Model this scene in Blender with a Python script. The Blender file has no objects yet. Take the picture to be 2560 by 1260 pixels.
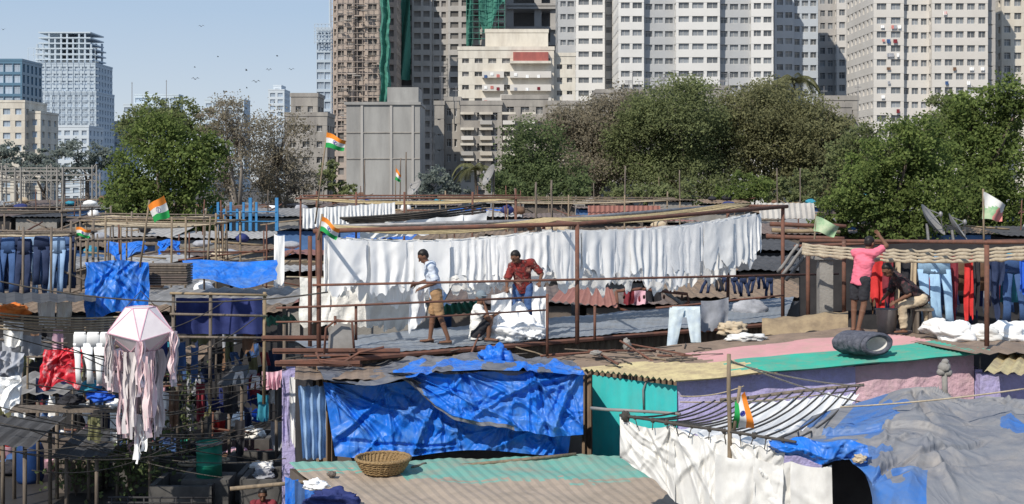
import bpy, math, random
import numpy as np
from mathutils import Vector as V, Matrix, noise as mn
R=random.Random(11)
F=3200.0; CX=1280.0; HY=450.0; CZ=7.0
pi=math.pi; sin=math.sin; cos=math.cos
def W(px,py,Y): return V(((px-CX)/F*Y, Y, CZ-(py-HY)/F*Y))
def G(px,py,z): return W(px,py,(CZ-z)*F/(py-HY))
def WX(px,Y): return (px-CX)/F*Y
def WZ(py,Y): return CZ-(py-HY)/F*Y
SC=bpy.context.scene; COL=SC.collection
# ------------------------------------------------------------------ materials
def mat(name,c1,c2=None,rough=.85,scale=2.0,stretch=(1,1,1),bump=0,bscale=20,island=0,metal=0,c3=None,wave=None,lo=.35,hi=.65,spec=.3,dirt=None,ridge=None):
    m=bpy.data.materials.new(name); m.use_nodes=True; N=m.node_tree.nodes; L=m.node_tree.links
    b=N['Principled BSDF']; b.inputs['Roughness'].default_value=rough; b.inputs['Metallic'].default_value=metal
    b.inputs['Specular IOR Level'].default_value=spec
    tc=N.new('ShaderNodeTexCoord'); mp=N.new('ShaderNodeMapping'); mp.inputs['Scale'].default_value=stretch
    L.new(tc.outputs['Object'],mp.inputs['Vector'])
    nz=N.new('ShaderNodeTexNoise'); nz.inputs['Scale'].default_value=scale; nz.inputs['Detail'].default_value=6; nz.inputs['Roughness'].default_value=.65
    L.new(mp.outputs[0],nz.inputs['Vector'])
    rp=N.new('ShaderNodeValToRGB'); L.new(nz.outputs['Fac'],rp.inputs['Fac'])
    c2=c2 or tuple(x*.75 for x in c1)
    rp.color_ramp.elements[0].position=lo; rp.color_ramp.elements[0].color=(*c1,1)
    rp.color_ramp.elements[1].position=hi; rp.color_ramp.elements[1].color=(*c2,1)
    if c3:
        e=rp.color_ramp.elements.new(min(.98,hi+.1)); e.color=(*c3,1)
    out=rp.outputs['Color']
    if dirt:   # (colour, scale, amount, stretch)
        m3=N.new('ShaderNodeMapping'); m3.inputs['Scale'].default_value=dirt[3]; L.new(tc.outputs['Object'],m3.inputs['Vector'])
        n3=N.new('ShaderNodeTexNoise'); n3.inputs['Scale'].default_value=dirt[1]; n3.inputs['Detail'].default_value=8; n3.inputs['Roughness'].default_value=.7; L.new(m3.outputs[0],n3.inputs['Vector'])
        r3=N.new('ShaderNodeMapRange'); r3.inputs['From Min'].default_value=.45; r3.inputs['From Max'].default_value=.7; r3.inputs['To Max'].default_value=dirt[2]; L.new(n3.outputs['Fac'],r3.inputs['Value'])
        x3=N.new('ShaderNodeMix'); x3.data_type='RGBA'; L.new(r3.outputs[0],x3.inputs['Factor']); L.new(out,x3.inputs[6]); x3.inputs[7].default_value=(*dirt[0],1); out=x3.outputs[2]
    if wave:   # (scale, colour, axis, threshold)
        wv=N.new('ShaderNodeTexWave'); wv.inputs['Scale'].default_value=wave[0]; wv.bands_direction=wave[2]; wv.inputs['Distortion'].default_value=.6
        L.new(tc.outputs['Object'],wv.inputs['Vector'])
        r2=N.new('ShaderNodeValToRGB'); r2.color_ramp.elements[0].position=wave[3]; r2.color_ramp.elements[1].position=min(1,wave[3]+.12); L.new(wv.outputs['Fac'],r2.inputs['Fac'])
        mx=N.new('ShaderNodeMix'); mx.data_type='RGBA'; L.new(r2.outputs['Color'],mx.inputs['Factor']); L.new(out,mx.inputs[6]); mx.inputs[7].default_value=(*wave[1],1); out=mx.outputs[2]
    if island:
        ge=N.new('ShaderNodeNewGeometry'); oi=N.new('ShaderNodeObjectInfo'); ad=N.new('ShaderNodeMath'); ad.operation='ADD'
        L.new(ge.outputs['Random Per Island'],ad.inputs[0]); L.new(oi.outputs['Random'],ad.inputs[1])
        fr=N.new('ShaderNodeMath'); fr.operation='FRACT'; L.new(ad.outputs[0],fr.inputs[0])
        mr=N.new('ShaderNodeMapRange'); mr.inputs['To Min'].default_value=1-island; mr.inputs['To Max'].default_value=1+island; L.new(fr.outputs[0],mr.inputs['Value'])
        hs=N.new('ShaderNodeHueSaturation'); L.new(mr.outputs[0],hs.inputs['Value']); L.new(out,hs.inputs['Color']); out=hs.outputs[0]
    L.new(out,b.inputs['Base Color'])
    if bump:
        n2=N.new('ShaderNodeTexNoise'); n2.inputs['Scale'].default_value=bscale; n2.inputs['Detail'].default_value=4; L.new(tc.outputs['Object'],n2.inputs['Vector'])
        bp=N.new('ShaderNodeBump'); bp.inputs['Strength'].default_value=bump; bp.inputs['Distance'].default_value=.05
        h=n2.outputs['Fac']
        if ridge:   # sharp fold lines: absolute value of a low-detail noise
            bp.inputs['Distance'].default_value=ridge[3]; n2.inputs['Detail'].default_value=2.5; n2.inputs['Distortion'].default_value=.5
            m4=N.new('ShaderNodeMapping'); m4.inputs['Scale'].default_value=ridge[:3]; m4.inputs['Rotation'].default_value=(.4,.6,.5); L.new(tc.outputs['Object'],m4.inputs['Vector']); L.new(m4.outputs[0],n2.inputs['Vector'])
            s1=N.new('ShaderNodeMath'); s1.operation='SUBTRACT'; s1.inputs[1].default_value=.5; L.new(h,s1.inputs[0]); s2=N.new('ShaderNodeMath'); s2.operation='ABSOLUTE'; L.new(s1.outputs[0],s2.inputs[0]); s3=N.new('ShaderNodeMath'); s3.operation='MULTIPLY'; s3.inputs[1].default_value=-3; L.new(s2.outputs[0],s3.inputs[0]); h=s3.outputs[0]
        L.new(h,bp.inputs['Height']); L.new(bp.outputs[0],b.inputs['Normal'])
    return m
def leafmat(name,a,b_,c,k=1.0):
    a,b_,c=[tuple(x*k for x in q) for q in (a,b_,c)]
    m=bpy.data.materials.new(name); m.use_nodes=True; N=m.node_tree.nodes; L=m.node_tree.links
    N.remove(N['Principled BSDF']); out=N['Material Output']
    ge=N.new('ShaderNodeNewGeometry'); rp=N.new('ShaderNodeValToRGB'); L.new(ge.outputs['Random Per Island'],rp.inputs['Fac'])
    rp.color_ramp.elements[0].color=(*a,1); rp.color_ramp.elements[1].color=(*c,1); e=rp.color_ramp.elements.new(.55); e.color=(*b_,1)
    tc=N.new('ShaderNodeTexCoord'); nz=N.new('ShaderNodeTexNoise'); nz.inputs['Scale'].default_value=.4; nz.inputs['Detail'].default_value=3; L.new(tc.outputs['Object'],nz.inputs['Vector'])
    mr=N.new('ShaderNodeMapRange'); mr.inputs['From Min'].default_value=.3; mr.inputs['From Max'].default_value=.7; mr.inputs['To Min'].default_value=.7; mr.inputs['To Max'].default_value=1.35; L.new(nz.outputs['Fac'],mr.inputs['Value'])
    hs=N.new('ShaderNodeHueSaturation'); L.new(mr.outputs[0],hs.inputs['Value']); L.new(rp.outputs['Color'],hs.inputs['Color'])
    d=N.new('ShaderNodeBsdfDiffuse'); t=N.new('ShaderNodeBsdfTranslucent'); mx=N.new('ShaderNodeMixShader'); mx.inputs[0].default_value=.45
    L.new(hs.outputs[0],d.inputs[0]); L.new(hs.outputs[0],t.inputs[0]); L.new(d.outputs[0],mx.inputs[1]); L.new(t.outputs[0],mx.inputs[2]); L.new(mx.outputs[0],out.inputs['Surface'])
    return m
M={}
def dm(k,*a,**kw): M[k]=mat(k,*a,**kw)
dm('white_cloth',(.9,.9,.89),(.85,.855,.86),scale=1.5)
dm('white_print',(.88,.88,.88),(.68,.7,.74),scale=34,lo=.54,hi=.74)
dm('dingy_cloth',(.8,.79,.76),(.71,.7,.68),scale=1.4,dirt=((.46,.44,.4),2.2,.55,(1,1,.5)))
dm('cream_cloth',(.87,.86,.82),(.79,.77,.73),bump=.4,bscale=12)
dm('rope',(.56,.45,.25),(.38,.3,.18),scale=12); dm('dark_rope',(.05,.045,.04),(.1,.09,.08),scale=10)
dm('pale_rope',(.48,.41,.3),(.32,.26,.19),scale=14)
dm('rust',(.2,.09,.062),(.12,.065,.05),scale=6,rough=.8,c3=(.25,.16,.12)); dm('steel',(.32,.32,.33),(.2,.19,.19),scale=5,rough=.5,metal=.3)
dm('bamboo',(.3,.23,.155),(.17,.135,.1),scale=5,stretch=(3,3,.6)); dm('old_wood',(.22,.18,.145),(.115,.095,.08),scale=4,stretch=(4,4,.6))
dm('yellow_wood',(.36,.275,.17),(.22,.165,.11),scale=4)
dm('deck',(.25,.28,.32),(.19,.215,.25),scale=1.2,rough=.75,c3=(.3,.305,.31),dirt=((.19,.18,.165),2.5,.6,(1,1,1)))
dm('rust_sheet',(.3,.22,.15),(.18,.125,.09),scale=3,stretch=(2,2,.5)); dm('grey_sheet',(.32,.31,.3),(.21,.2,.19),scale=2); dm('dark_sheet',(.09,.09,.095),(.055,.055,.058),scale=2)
D1=((.27,.23,.18),3.5,.5,(1,1,1))
dm('green_roof',(.04,.4,.3),(.06,.32,.25),scale=1.4,dirt=D1); dm('pink_roof',(.6,.32,.33),(.5,.27,.28),scale=1.4,dirt=((.44,.31,.27),3,.7,(1,1,1)))
dm('yellow_roof',(.56,.48,.27),(.43,.35,.21),scale=2,dirt=((.28,.22,.16),4,.7,(1,1,1))); dm('dirt_roof',(.28,.21,.16),(.19,.145,.115),scale=2.5,c3=(.37,.28,.22))
dm('teal_roof',(.15,.42,.35),(.22,.38,.31),scale=1.2,dirt=((.38,.32,.25),2.6,.75,(1,1,1))); dm('peach_roof',(.43,.345,.27),(.36,.295,.23),scale=1.2,dirt=((.28,.23,.18),3.2,.75,(1,1,1)))
dm('red_roof',(.36,.17,.14),(.27,.13,.11),scale=2); dm('brown_roof',(.21,.155,.13),(.135,.11,.1),scale=1.5); dm('pale_roof',(.52,.5,.47),(.36,.34,.32),scale=1.5)
dm('blue_tarp',(.016,.18,.7),(.012,.135,.58),scale=1.8,rough=.42,bump=.5,bscale=2.2,ridge=(1.2,1.2,.7,.12),dirt=((.16,.28,.48),3,.7,(1,1,1))); dm('grey_tarp',(.23,.235,.25),(.175,.182,.21),scale=1.2,rough=.55,bump=.4,bscale=2.0,ridge=(1.3,.8,1,.1),dirt=((.35,.32,.29),1.6,.75,(1,1,1)))
dm('grey_blue_tarp',(.04,.16,.48),(.13,.19,.32),scale=1.5,rough=.5,bump=.4,bscale=2.0,ridge=(1.3,.8,1,.1))
dm('dark_tarp',(.11,.12,.15),(.19,.19,.2),scale=3,rough=.7,bump=.5,bscale=3,ridge=(1,1,1,.08))
dm('turq_wall',(.05,.55,.54),(.04,.45,.46),scale=1.5,dirt=((.15,.38,.36),3,.45,(1,1,.4))); dm('purple_wall',(.46,.42,.7),(.38,.34,.6),scale=4,bump=.7,bscale=12,dirt=((.4,.37,.42),4,.5,(1,1,1))); dm('pink_wall',(.64,.42,.48),(.54,.36,.41),scale=4,bump=.8,bscale=10,dirt=((.44,.36,.35),5,.5,(1,1,1)))
dm('mud_wall',(.17,.14,.12),(.1,.085,.075),scale=2); dm('dark_wall',(.05,.048,.05),(.028,.027,.03),scale=2); dm('blue_wall',(.1,.2,.4),(.07,.14,.3),scale=2); dm('concrete',(.32,.305,.285),(.22,.21,.195),scale=1.5,bump=.3)  # dark_wall: courtyard and interior shade put into a near-black colour
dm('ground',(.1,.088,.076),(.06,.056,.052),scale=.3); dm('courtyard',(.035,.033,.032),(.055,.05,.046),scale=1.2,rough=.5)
dm('wet_concrete',(.13,.125,.12),(.065,.063,.062),scale=2)
for k,a in dict(denim=(.04,.085,.2),denim_light=(.22,.33,.5),denim_sky=(.27,.42,.62),denim_pale=(.5,.61,.74),denim_dark=(.018,.03,.075),black_cloth=(.02,.02,.025),maroon=(.16,.02,.03),red_cloth=(.5,.03,.03),pink_cloth=(.66,.37,.44),navy=(.02,.03,.12),brown_cloth=(.14,.08,.05),teal_cloth=(.03,.2,.28),grey_cloth=(.28,.29,.32),orange_cloth=(.65,.16,.03),khaki=(.42,.34,.24),royal=(.02,.1,.52),olive_cloth=(.14,.14,.07)).items():
    dm(k,a,tuple(min(.85,x*1.5+.01) for x in a),scale=3,bump=.15,bscale=9)
dm('red_print',(.6,.03,.05),(.75,.4,.42),scale=7,lo=.52,hi=.64)
dm('skin',(.19,.095,.06),(.15,.075,.047),scale=5,rough=.6); dm('hair',(.012,.01,.01),(.02,.017,.016),rough=.5)
dm('stripe_shirt',(.72,.76,.82),(.66,.71,.78),wave=(20,(.36,.44,.58),'Z',.75)); dm('red_shirt',(.24,.035,.03),(.06,.015,.02),scale=9,lo=.47,hi=.53,c3=(.42,.22,.17))
dm('pink_shirt',(.82,.2,.28),(.68,.15,.22),scale=2,bump=.2,bscale=8); dm('floral_shirt',(.03,.027,.03),(.14,.05,.055),scale=18,lo=.5,hi=.65); dm('tan_short',(.4,.25,.13),(.32,.19,.1),scale=4)
dm('saffron',(.85,.27,.03),(.75,.22,.03)); dm('flag_white',(.78,.78,.76)); dm('flag_green',(.02,.33,.08),(.02,.27,.07)); dm('chakra',(.02,.03,.25)); dm('faded_red',(.7,.28,.25)); dm('faded_green',(.2,.42,.22),(.55,.6,.42),scale=4)
dm('lantern',(.8,.73,.74),(.7,.63,.65),scale=4); dm('lantern_trim',(.7,.42,.5),(.6,.34,.42)); dm('tassel',(.78,.53,.58),(.76,.69,.69),scale=9,stretch=(4,4,.3)); dm('tassel_white',(.8,.74,.74))
dm('wicker',(.42,.29,.14),(.19,.12,.06),scale=30,stretch=(1,1,2.5),bump=.8,bscale=40)
dm('drum_green',(.01,.26,.18),(.02,.18,.12),scale=4,rough=.5); dm('barrel_blue',(.015,.05,.17),(.012,.035,.12),rough=.45)
dm('mattress',(.06,.065,.085),(.13,.135,.165),scale=14,bump=.6,bscale=14); dm('fence_blue',(.06,.27,.55),(.05,.2,.42))
dm('bird',(.03,.03,.03)); dm('dish',(.32,.31,.3),(.22,.215,.21)); dm('cap_grey',(.22,.27,.31))
dm('bark',(.14,.11,.085),(.08,.065,.055),scale=4,stretch=(3,3,.5)); dm('drybark',(.3,.265,.225),(.22,.195,.17),scale=4)
dm('net_green',(.07,.26,.2),(.06,.19,.155),scale=.5,stretch=(1,1,.3))
dm('b_cream',(.7,.66,.58),(.58,.53,.45),scale=.25,stretch=(1,1,.35),c3=(.46,.41,.35),dirt=((.42,.38,.33),.5,.7,(1,1,.25))); dm('b_white',(.72,.71,.69),(.65,.64,.62),scale=.1); dm('b_white2',(.65,.62,.58),(.58,.55,.51),scale=.1)
dm('b_grey',(.45,.43,.41),(.38,.365,.345),scale=.15,stretch=(1,1,.4),dirt=((.32,.305,.29),.4,.6,(1,1,.3))); dm('b_brick',(.48,.4,.345),(.38,.325,.285),scale=.3,c3=(.51,.45,.4),dirt=((.32,.27,.24),.6,.7,(1,1,.6))); dm('b_conc',(.39,.385,.37),(.3,.295,.285),scale=.3,stretch=(1,1,.25),c3=(.24,.235,.23),bump=.2,bscale=1.5,dirt=((.21,.205,.2),.4,.6,(1,1,.2)))
dm('b_old',(.39,.365,.33),(.28,.26,.24),scale=.35,stretch=(1,1,.25),c3=(.19,.18,.17),dirt=((.17,.16,.15),.5,.7,(1,1,.25))); dm('b_haze',(.48,.55,.62),(.43,.5,.57),scale=.1); dm('b_haze2',(.56,.63,.69),(.51,.59,.65),scale=.1); dm('b_hazewhite',(.6,.65,.7),(.54,.6,.65),scale=.1)  # haze walls: aerial haze baked in as paler, bluer base colours
dm('b_blueglass',(.11,.21,.3),(.1,.18,.26),scale=.1,rough=.3); dm('b_bluegrey',(.5,.54,.59),(.44,.48,.53),scale=.1); dm('b_red',(.42,.13,.11),(.3,.1,.09),scale=1.2,stretch=(1,1,.3)); dm('b_slate',(.46,.47,.48),(.4,.41,.425),scale=.1)
dm('recess',(.26,.265,.275),(.22,.225,.235)); dm('recess_mid',(.23,.22,.215),(.18,.18,.18)); dm('recess_haze',(.37,.45,.53),(.35,.42,.5)); dm('opening',(.15,.145,.14),(.25,.235,.22),scale=.3,island=.5)  # recess and opening tones carry interior shade, lifted for haze
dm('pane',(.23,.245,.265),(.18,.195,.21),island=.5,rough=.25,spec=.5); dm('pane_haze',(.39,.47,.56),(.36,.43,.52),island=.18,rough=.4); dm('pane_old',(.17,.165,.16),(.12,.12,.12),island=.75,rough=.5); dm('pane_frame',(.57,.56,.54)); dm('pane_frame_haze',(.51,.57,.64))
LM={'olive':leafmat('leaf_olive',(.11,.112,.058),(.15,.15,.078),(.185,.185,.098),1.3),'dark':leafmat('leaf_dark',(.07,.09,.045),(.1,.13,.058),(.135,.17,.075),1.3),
 'bright':leafmat('leaf_bright',(.07,.095,.032),(.11,.15,.046),(.175,.215,.072),1.25),'dry':leafmat('leaf_dry',(.155,.133,.098),(.19,.168,.122),(.225,.2,.145),1.25),'haze':leafmat('leaf_haze',(.13,.155,.145),(.16,.185,.165),(.19,.215,.185),1.2),'mid':leafmat('leaf_mid',(.098,.115,.055),(.135,.155,.07),(.17,.192,.09),1.3)}  # aerial haze baked into leaf_haze; grove greens lightened for haze too
# ------------------------------------------------------------------ mesh helpers
class MB:
    def __init__(s): s.v=[]; s.f=[]; s.m=[]; s.cm=0
    def add(s,vs,fs):
        b=len(s.v); s.v+=[V(v) for v in vs]; s.f+=[[i+b for i in f] for f in fs]; s.m+=[s.cm]*len(fs); return s
    def bb(s,x0,x1,y0,y1,z0,z1):
        return s.add([(x0,y0,z0),(x1,y0,z0),(x1,y1,z0),(x0,y1,z0),(x0,y0,z1),(x1,y0,z1),(x1,y1,z1),(x0,y1,z1)],[(0,3,2,1),(4,5,6,7),(0,1,5,4),(1,2,6,5),(2,3,7,6),(3,0,4,7)])
    def box(s,c,d,rz=0,rx=0,ry=0):
        m=Matrix.Rotation(rz,3,'Z')@Matrix.Rotation(ry,3,'Y')@Matrix.Rotation(rx,3,'X'); c=V(c)
        P=[c+m@V((sx*d[0]/2,sy*d[1]/2,sz*d[2]/2)) for sz in(-1,1) for sx,sy in((-1,-1),(1,-1),(1,1),(-1,1))]
        return s.add(P,[(0,3,2,1),(4,5,6,7),(0,1,5,4),(1,2,6,5),(2,3,7,6),(3,0,4,7)])
    def tube(s,pts,r,n=6,caps=True):
        pts=[V(p) for p in pts]; k=len(pts); rs=r if isinstance(r,(list,tuple)) else [r]*k
        P=[];F_=[]; a=None
        for i,p in enumerate(pts):
            t=(pts[min(i+1,k-1)]-pts[max(i-1,0)]); t=t.normalized() if t.length>1e-9 else V((0,0,1))
            if a is None: a=t.orthogonal().normalized()
            else:
                a=a-t*a.dot(t); a=a.normalized() if a.length>1e-6 else t.orthogonal().normalized()
            b=t.cross(a)
            for j in range(n): th=2*pi*j/n; P.append(p+(a*cos(th)+b*sin(th))*rs[i])
        for i in range(k-1):
            for j in range(n): F_.append((i*n+j,i*n+(j+1)%n,(i+1)*n+(j+1)%n,(i+1)*n+j))
        if caps: F_.append(list(range(n))[::-1]); F_.append(list(range((k-1)*n,k*n)))
        return s.add(P,F_)
    def etube(s,pts,rx,ry,ax,ay,n=10):
        k=len(pts);P=[];F_=[]
        for i,p in enumerate(pts):
            for j in range(n): th=2*pi*j/n; P.append(V(p)+ax*cos(th)*rx[i]+ay*sin(th)*ry[i])
        for i in range(k-1):
            for j in range(n): F_.append((i*n+j,i*n+(j+1)%n,(i+1)*n+(j+1)%n,(i+1)*n+j))
        F_.append(list(range(n))[::-1]); F_.append(list(range((k-1)*n,k*n)))
        return s.add(P,F_)
    def sheet(s,fn,nu,nv,mf=None):
        P=[fn(i/nu,j/nv) for j in range(nv+1) for i in range(nu+1)]; b=len(s.v); s.v+=[V(p) for p in P]
        for j in range(nv):
            for i in range(nu):
                q=b+j*(nu+1)+i; s.f.append([q,q+1,q+nu+2,q+nu+1]); s.m.append(mf((i+.5)/nu,(j+.5)/nv) if mf else s.cm)
        return s
    def ell(s,c,r,nu=12,nv=8,ax=None,fn=None):
        c=V(c); ax=ax or (V((1,0,0)),V((0,1,0)),V((0,0,1))); P=[];F_=[]
        for j in range(nv+1):
            ph=pi*j/nv
            for i in range(nu):
                th=2*pi*i/nu; d=V((sin(ph)*cos(th),sin(ph)*sin(th),cos(ph))); k=fn(d) if fn else 1
                P.append(c+(ax[0]*d.x*r[0]+ax[1]*d.y*r[1]+ax[2]*d.z*r[2])*k)
        for j in range(nv):
            for i in range(nu): F_.append((j*nu+i,(j+1)*nu+i,(j+1)*nu+(i+1)%nu,j*nu+(i+1)%nu))
        return s.add(P,F_)
    def lathe(s,c,prof,n=20):
        c=V(c);P=[];F_=[]
        for r,z in prof:
            for j in range(n): P.append(c+V((r*cos(2*pi*j/n),r*sin(2*pi*j/n),z)))
        for i in range(len(prof)-1):
            for j in range(n): F_.append((i*n+j,i*n+(j+1)%n,(i+1)*n+(j+1)%n,(i+1)*n+j))
        return s.add(P,F_)
    def corr(s,A,B,C_,D,pitch=.12,amp=.02,mf=None,nv=6,wob=0.0):
        A,B,C_,D=map(V,(A,B,C_,D)); n=(B-A).cross(D-A).normalized(); L=(B-A).length; nu=min(520,max(8,int(L/pitch*4)))
        def fn(u,v):
            p=A.lerp(B,u).lerp(D.lerp(C_,u),v); return p+n*(amp*sin(2*pi*u*L/pitch)+(wob*mn.noise(p*1.3) if wob else 0))
        return s.sheet(fn,nu,nv,mf)
OW={}
def obj(name,mb,m,parent=None,smooth=False,label=None,cat=None,group=None,kind=None):
    if parent is not None: o0=OW[parent.name]
    else:
        xs=[v.x for v in mb.v]; ys=[v.y for v in mb.v]; o0=V(((min(xs)+max(xs))/2,(min(ys)+max(ys))/2,min(v.z for v in mb.v)))
    me=bpy.data.meshes.new(name); me.from_pydata([tuple(v-o0) for v in mb.v],[],mb.f)
    for x in (m if isinstance(m,(list,tuple)) else [m]): me.materials.append(M[x] if isinstance(x,str) else x)
    if max(mb.m)>0: me.polygons.foreach_set('material_index',mb.m)
    if smooth: me.polygons.foreach_set('use_smooth',[True]*len(me.polygons))
    me.update(); o=bpy.data.objects.new(name,me); COL.objects.link(o)
    if parent is not None: o.parent=parent
    else: o.location=o0
    OW[o.name]=o0; tag(o,label,cat,group,kind); return o
def tag(o,label=None,cat=None,group=None,kind=None):
    if label:o['label']=label
    if cat:o['category']=cat
    if group:o['group']=group
    if kind:o['kind']=kind
def thing(name,label,cat,loc,group=None):
    o=bpy.data.objects.new(name,None); COL.objects.link(o); o.location=loc; OW[o.name]=V(loc); tag(o,label,cat,group); return o
def sagline(a,b,sag,n=12,wob=0): 
    a=V(a);b=V(b); return [a.lerp(b,i/n)+V((0,wob*sin(i*1.7),-sag*4*(i/n)*(1-i/n)+wob*cos(i*2.3))) for i in range(n+1)]
def pole(label,a,b,r=.03,m='bamboo',name='pole',cat='pole',group=None,n=7):
    a=V(a);b=V(b); k=5; pts=[a.lerp(b,i/k)+V((R.uniform(-1,1),R.uniform(-1,1),R.uniform(-1,1)))*r*.35*(0<i<k) for i in range(k+1)]
    return obj(name,MB().tube(pts,[r*(1.08-.2*i/k) for i in range(k+1)],n),m,None,True,label,cat,group)
def cable(label,a,b,sag=.2,r=.012,m='dark_rope',group=None,name='cable',cat='cable'):
    return obj(name,MB().tube(sagline(a,b,sag,14),r,5),m,None,True,label,cat,group)
def smat(rows):
    def cr(p,t):
        n=len(p)-1; x=min(max(t*n,0),n-1e-6); i=int(x); f=x-i; P0=p[max(i-1,0)];P1=p[i];P2=p[i+1];P3=p[min(i+2,n)]
        return .5*((2*P1)+(P2-P0)*f+(2*P0-5*P1+4*P2-P3)*f*f+(3*P1-P0-3*P2+P3)*f**3)
    return lambda u,v: cr([cr(r,u) for r in rows],v)
def crease(x,y,sd):
    # sharp ridges of a creased sheet, x and y in metres
    a=1-2.6*abs(mn.noise(V((x*1.3+y*.9,y*.5-x*.3,sd)))); b=1-2.6*abs(mn.noise(V((x*.7-y*1.5,y*.6+x*.6,sd+7)))); c=1-2.6*abs(mn.noise(V((x*3.1+y*2.2,y*2.4-x*1.1,sd+3))))
    return .5*max(0,a)**2+.45*max(0,b)**2+.2*max(0,c)**2+.4*mn.noise(V((x*1.1,y*1.1,sd+11)))
def foldset(seed,fans,nrand,W_,H_,hmin=.02,hmax=.055):
    # straight fold lines of a stiff plastic sheet: fans of folds leaving the tie points, and loose folds between
    q=random.Random(seed); ln=[]
    for (x,y,n,a0,a1) in fans:
        for i in range(n): ln.append((x+q.uniform(-.1,.1),y+q.uniform(-.1,.1),math.radians(q.uniform(a0,a1)),q.uniform(.6,2.6),q.uniform(.035,.1),q.uniform(hmin,hmax)*(1 if q.random()<.72 else -1)))
    for i in range(nrand): ln.append((q.uniform(0,W_),q.uniform(0,H_),q.uniform(-pi,pi),q.uniform(.3,1.3),q.uniform(.03,.08),q.uniform(hmin,hmax)*.7*(1 if q.random()<.6 else -1)))
    ln=[(x,y,cos(a),sin(a),l,w_,h) for x,y,a,l,w_,h in ln]
    def f(x,y):
        x+=.06*mn.noise(V((x*2,y*2,seed))); y+=.06*mn.noise(V((x*2,y*2,seed+5))); k=0
        for (a,b,c,s,l,w_,h) in ln:
            dx=x-a;dy=y-b; t=dx*c+dy*s
            if -.1<t<l:
                dd=abs(-dx*s+dy*c); ww=w_*(.6+t/l)
                if dd<ww: k+=h*(1-dd/ww)*min(1,(t+.1)*5)*min(1,(l-t)*3)
        return k
    return f
# ------------------------------------------------------------------ world, sun, camera
SUN=V((-.5,-.78,.84)).normalized()
w=bpy.data.worlds.new("World"); SC.world=w; w.use_nodes=True; N=w.node_tree.nodes; L=w.node_tree.links
sk=N.new('ShaderNodeTexSky'); sk.sky_type='NISHITA'; sk.sun_disc=False; sk.sun_elevation=math.asin(SUN.z); sk.sun_rotation=math.atan2(SUN.x,SUN.y); sk.air_density=1.0; sk.dust_density=.6; sk.ozone_density=3
tc=N.new('ShaderNodeTexCoord'); sx=N.new('ShaderNodeSeparateXYZ'); L.new(tc.outputs['Generated'],sx.inputs[0]); rp=N.new('ShaderNodeValToRGB'); L.new(sx.outputs['Z'],rp.inputs['Fac'])
rp.color_ramp.elements[0].position=0; rp.color_ramp.elements[0].color=(.66,.71,.76,1); rp.color_ramp.elements[1].position=.7; rp.color_ramp.elements[1].color=(.27,.39,.6,1); e=rp.color_ramp.elements.new(.13); e.color=(.43,.56,.73,1)
vm=N.new('ShaderNodeVectorMath'); vm.operation='SCALE'; vm.inputs['Scale'].default_value=10.8; L.new(rp.outputs['Color'],vm.inputs[0])
mx=N.new('ShaderNodeMix'); mx.data_type='RGBA'; mx.inputs['Factor'].default_value=.9; L.new(sk.outputs[0],mx.inputs[6]); L.new(vm.outputs[0],mx.inputs[7]); L.new(mx.outputs[2],N['Background'].inputs[0]); N['Background'].inputs[1].default_value=.097
sl=bpy.data.lights.new('sun','SUN'); sl.energy=4.3; sl.angle=math.radians(.5); sl.color=(1,.93,.82); so=bpy.data.objects.new('sun',sl); COL.objects.link(so); so.rotation_euler=(-SUN).to_track_quat('-Z','Y').to_euler(); so.location=(0,-20,60)
cd=bpy.data.cameras.new('camera'); co=bpy.data.objects.new('camera',cd); COL.objects.link(co); co.location=(0,0,CZ); co.rotation_euler=(pi/2,0,0); cd.sensor_width=36; cd.lens=F/2560*36; cd.shift_y=-(630-HY)/2560; cd.clip_end=6000; cd.clip_start=.1; SC.camera=co
SC.view_settings.view_transform='Standard'; SC.view_settings.look='None'
obj('ground',MB().sheet(lambda u,v:V(((u-.5)*6000,-100+v*5000,0)),20,20),'ground',kind='structure')
obj('shade_floor',MB().add([(-13,21,.004),(-2.5,21,.004),(-4.5,39,.004),(-17,39,.004)],[(0,1,2,3)]),'courtyard',kind='structure')  # dark sheet laid over the ground; the courtyard's shade is in its colour
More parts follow.
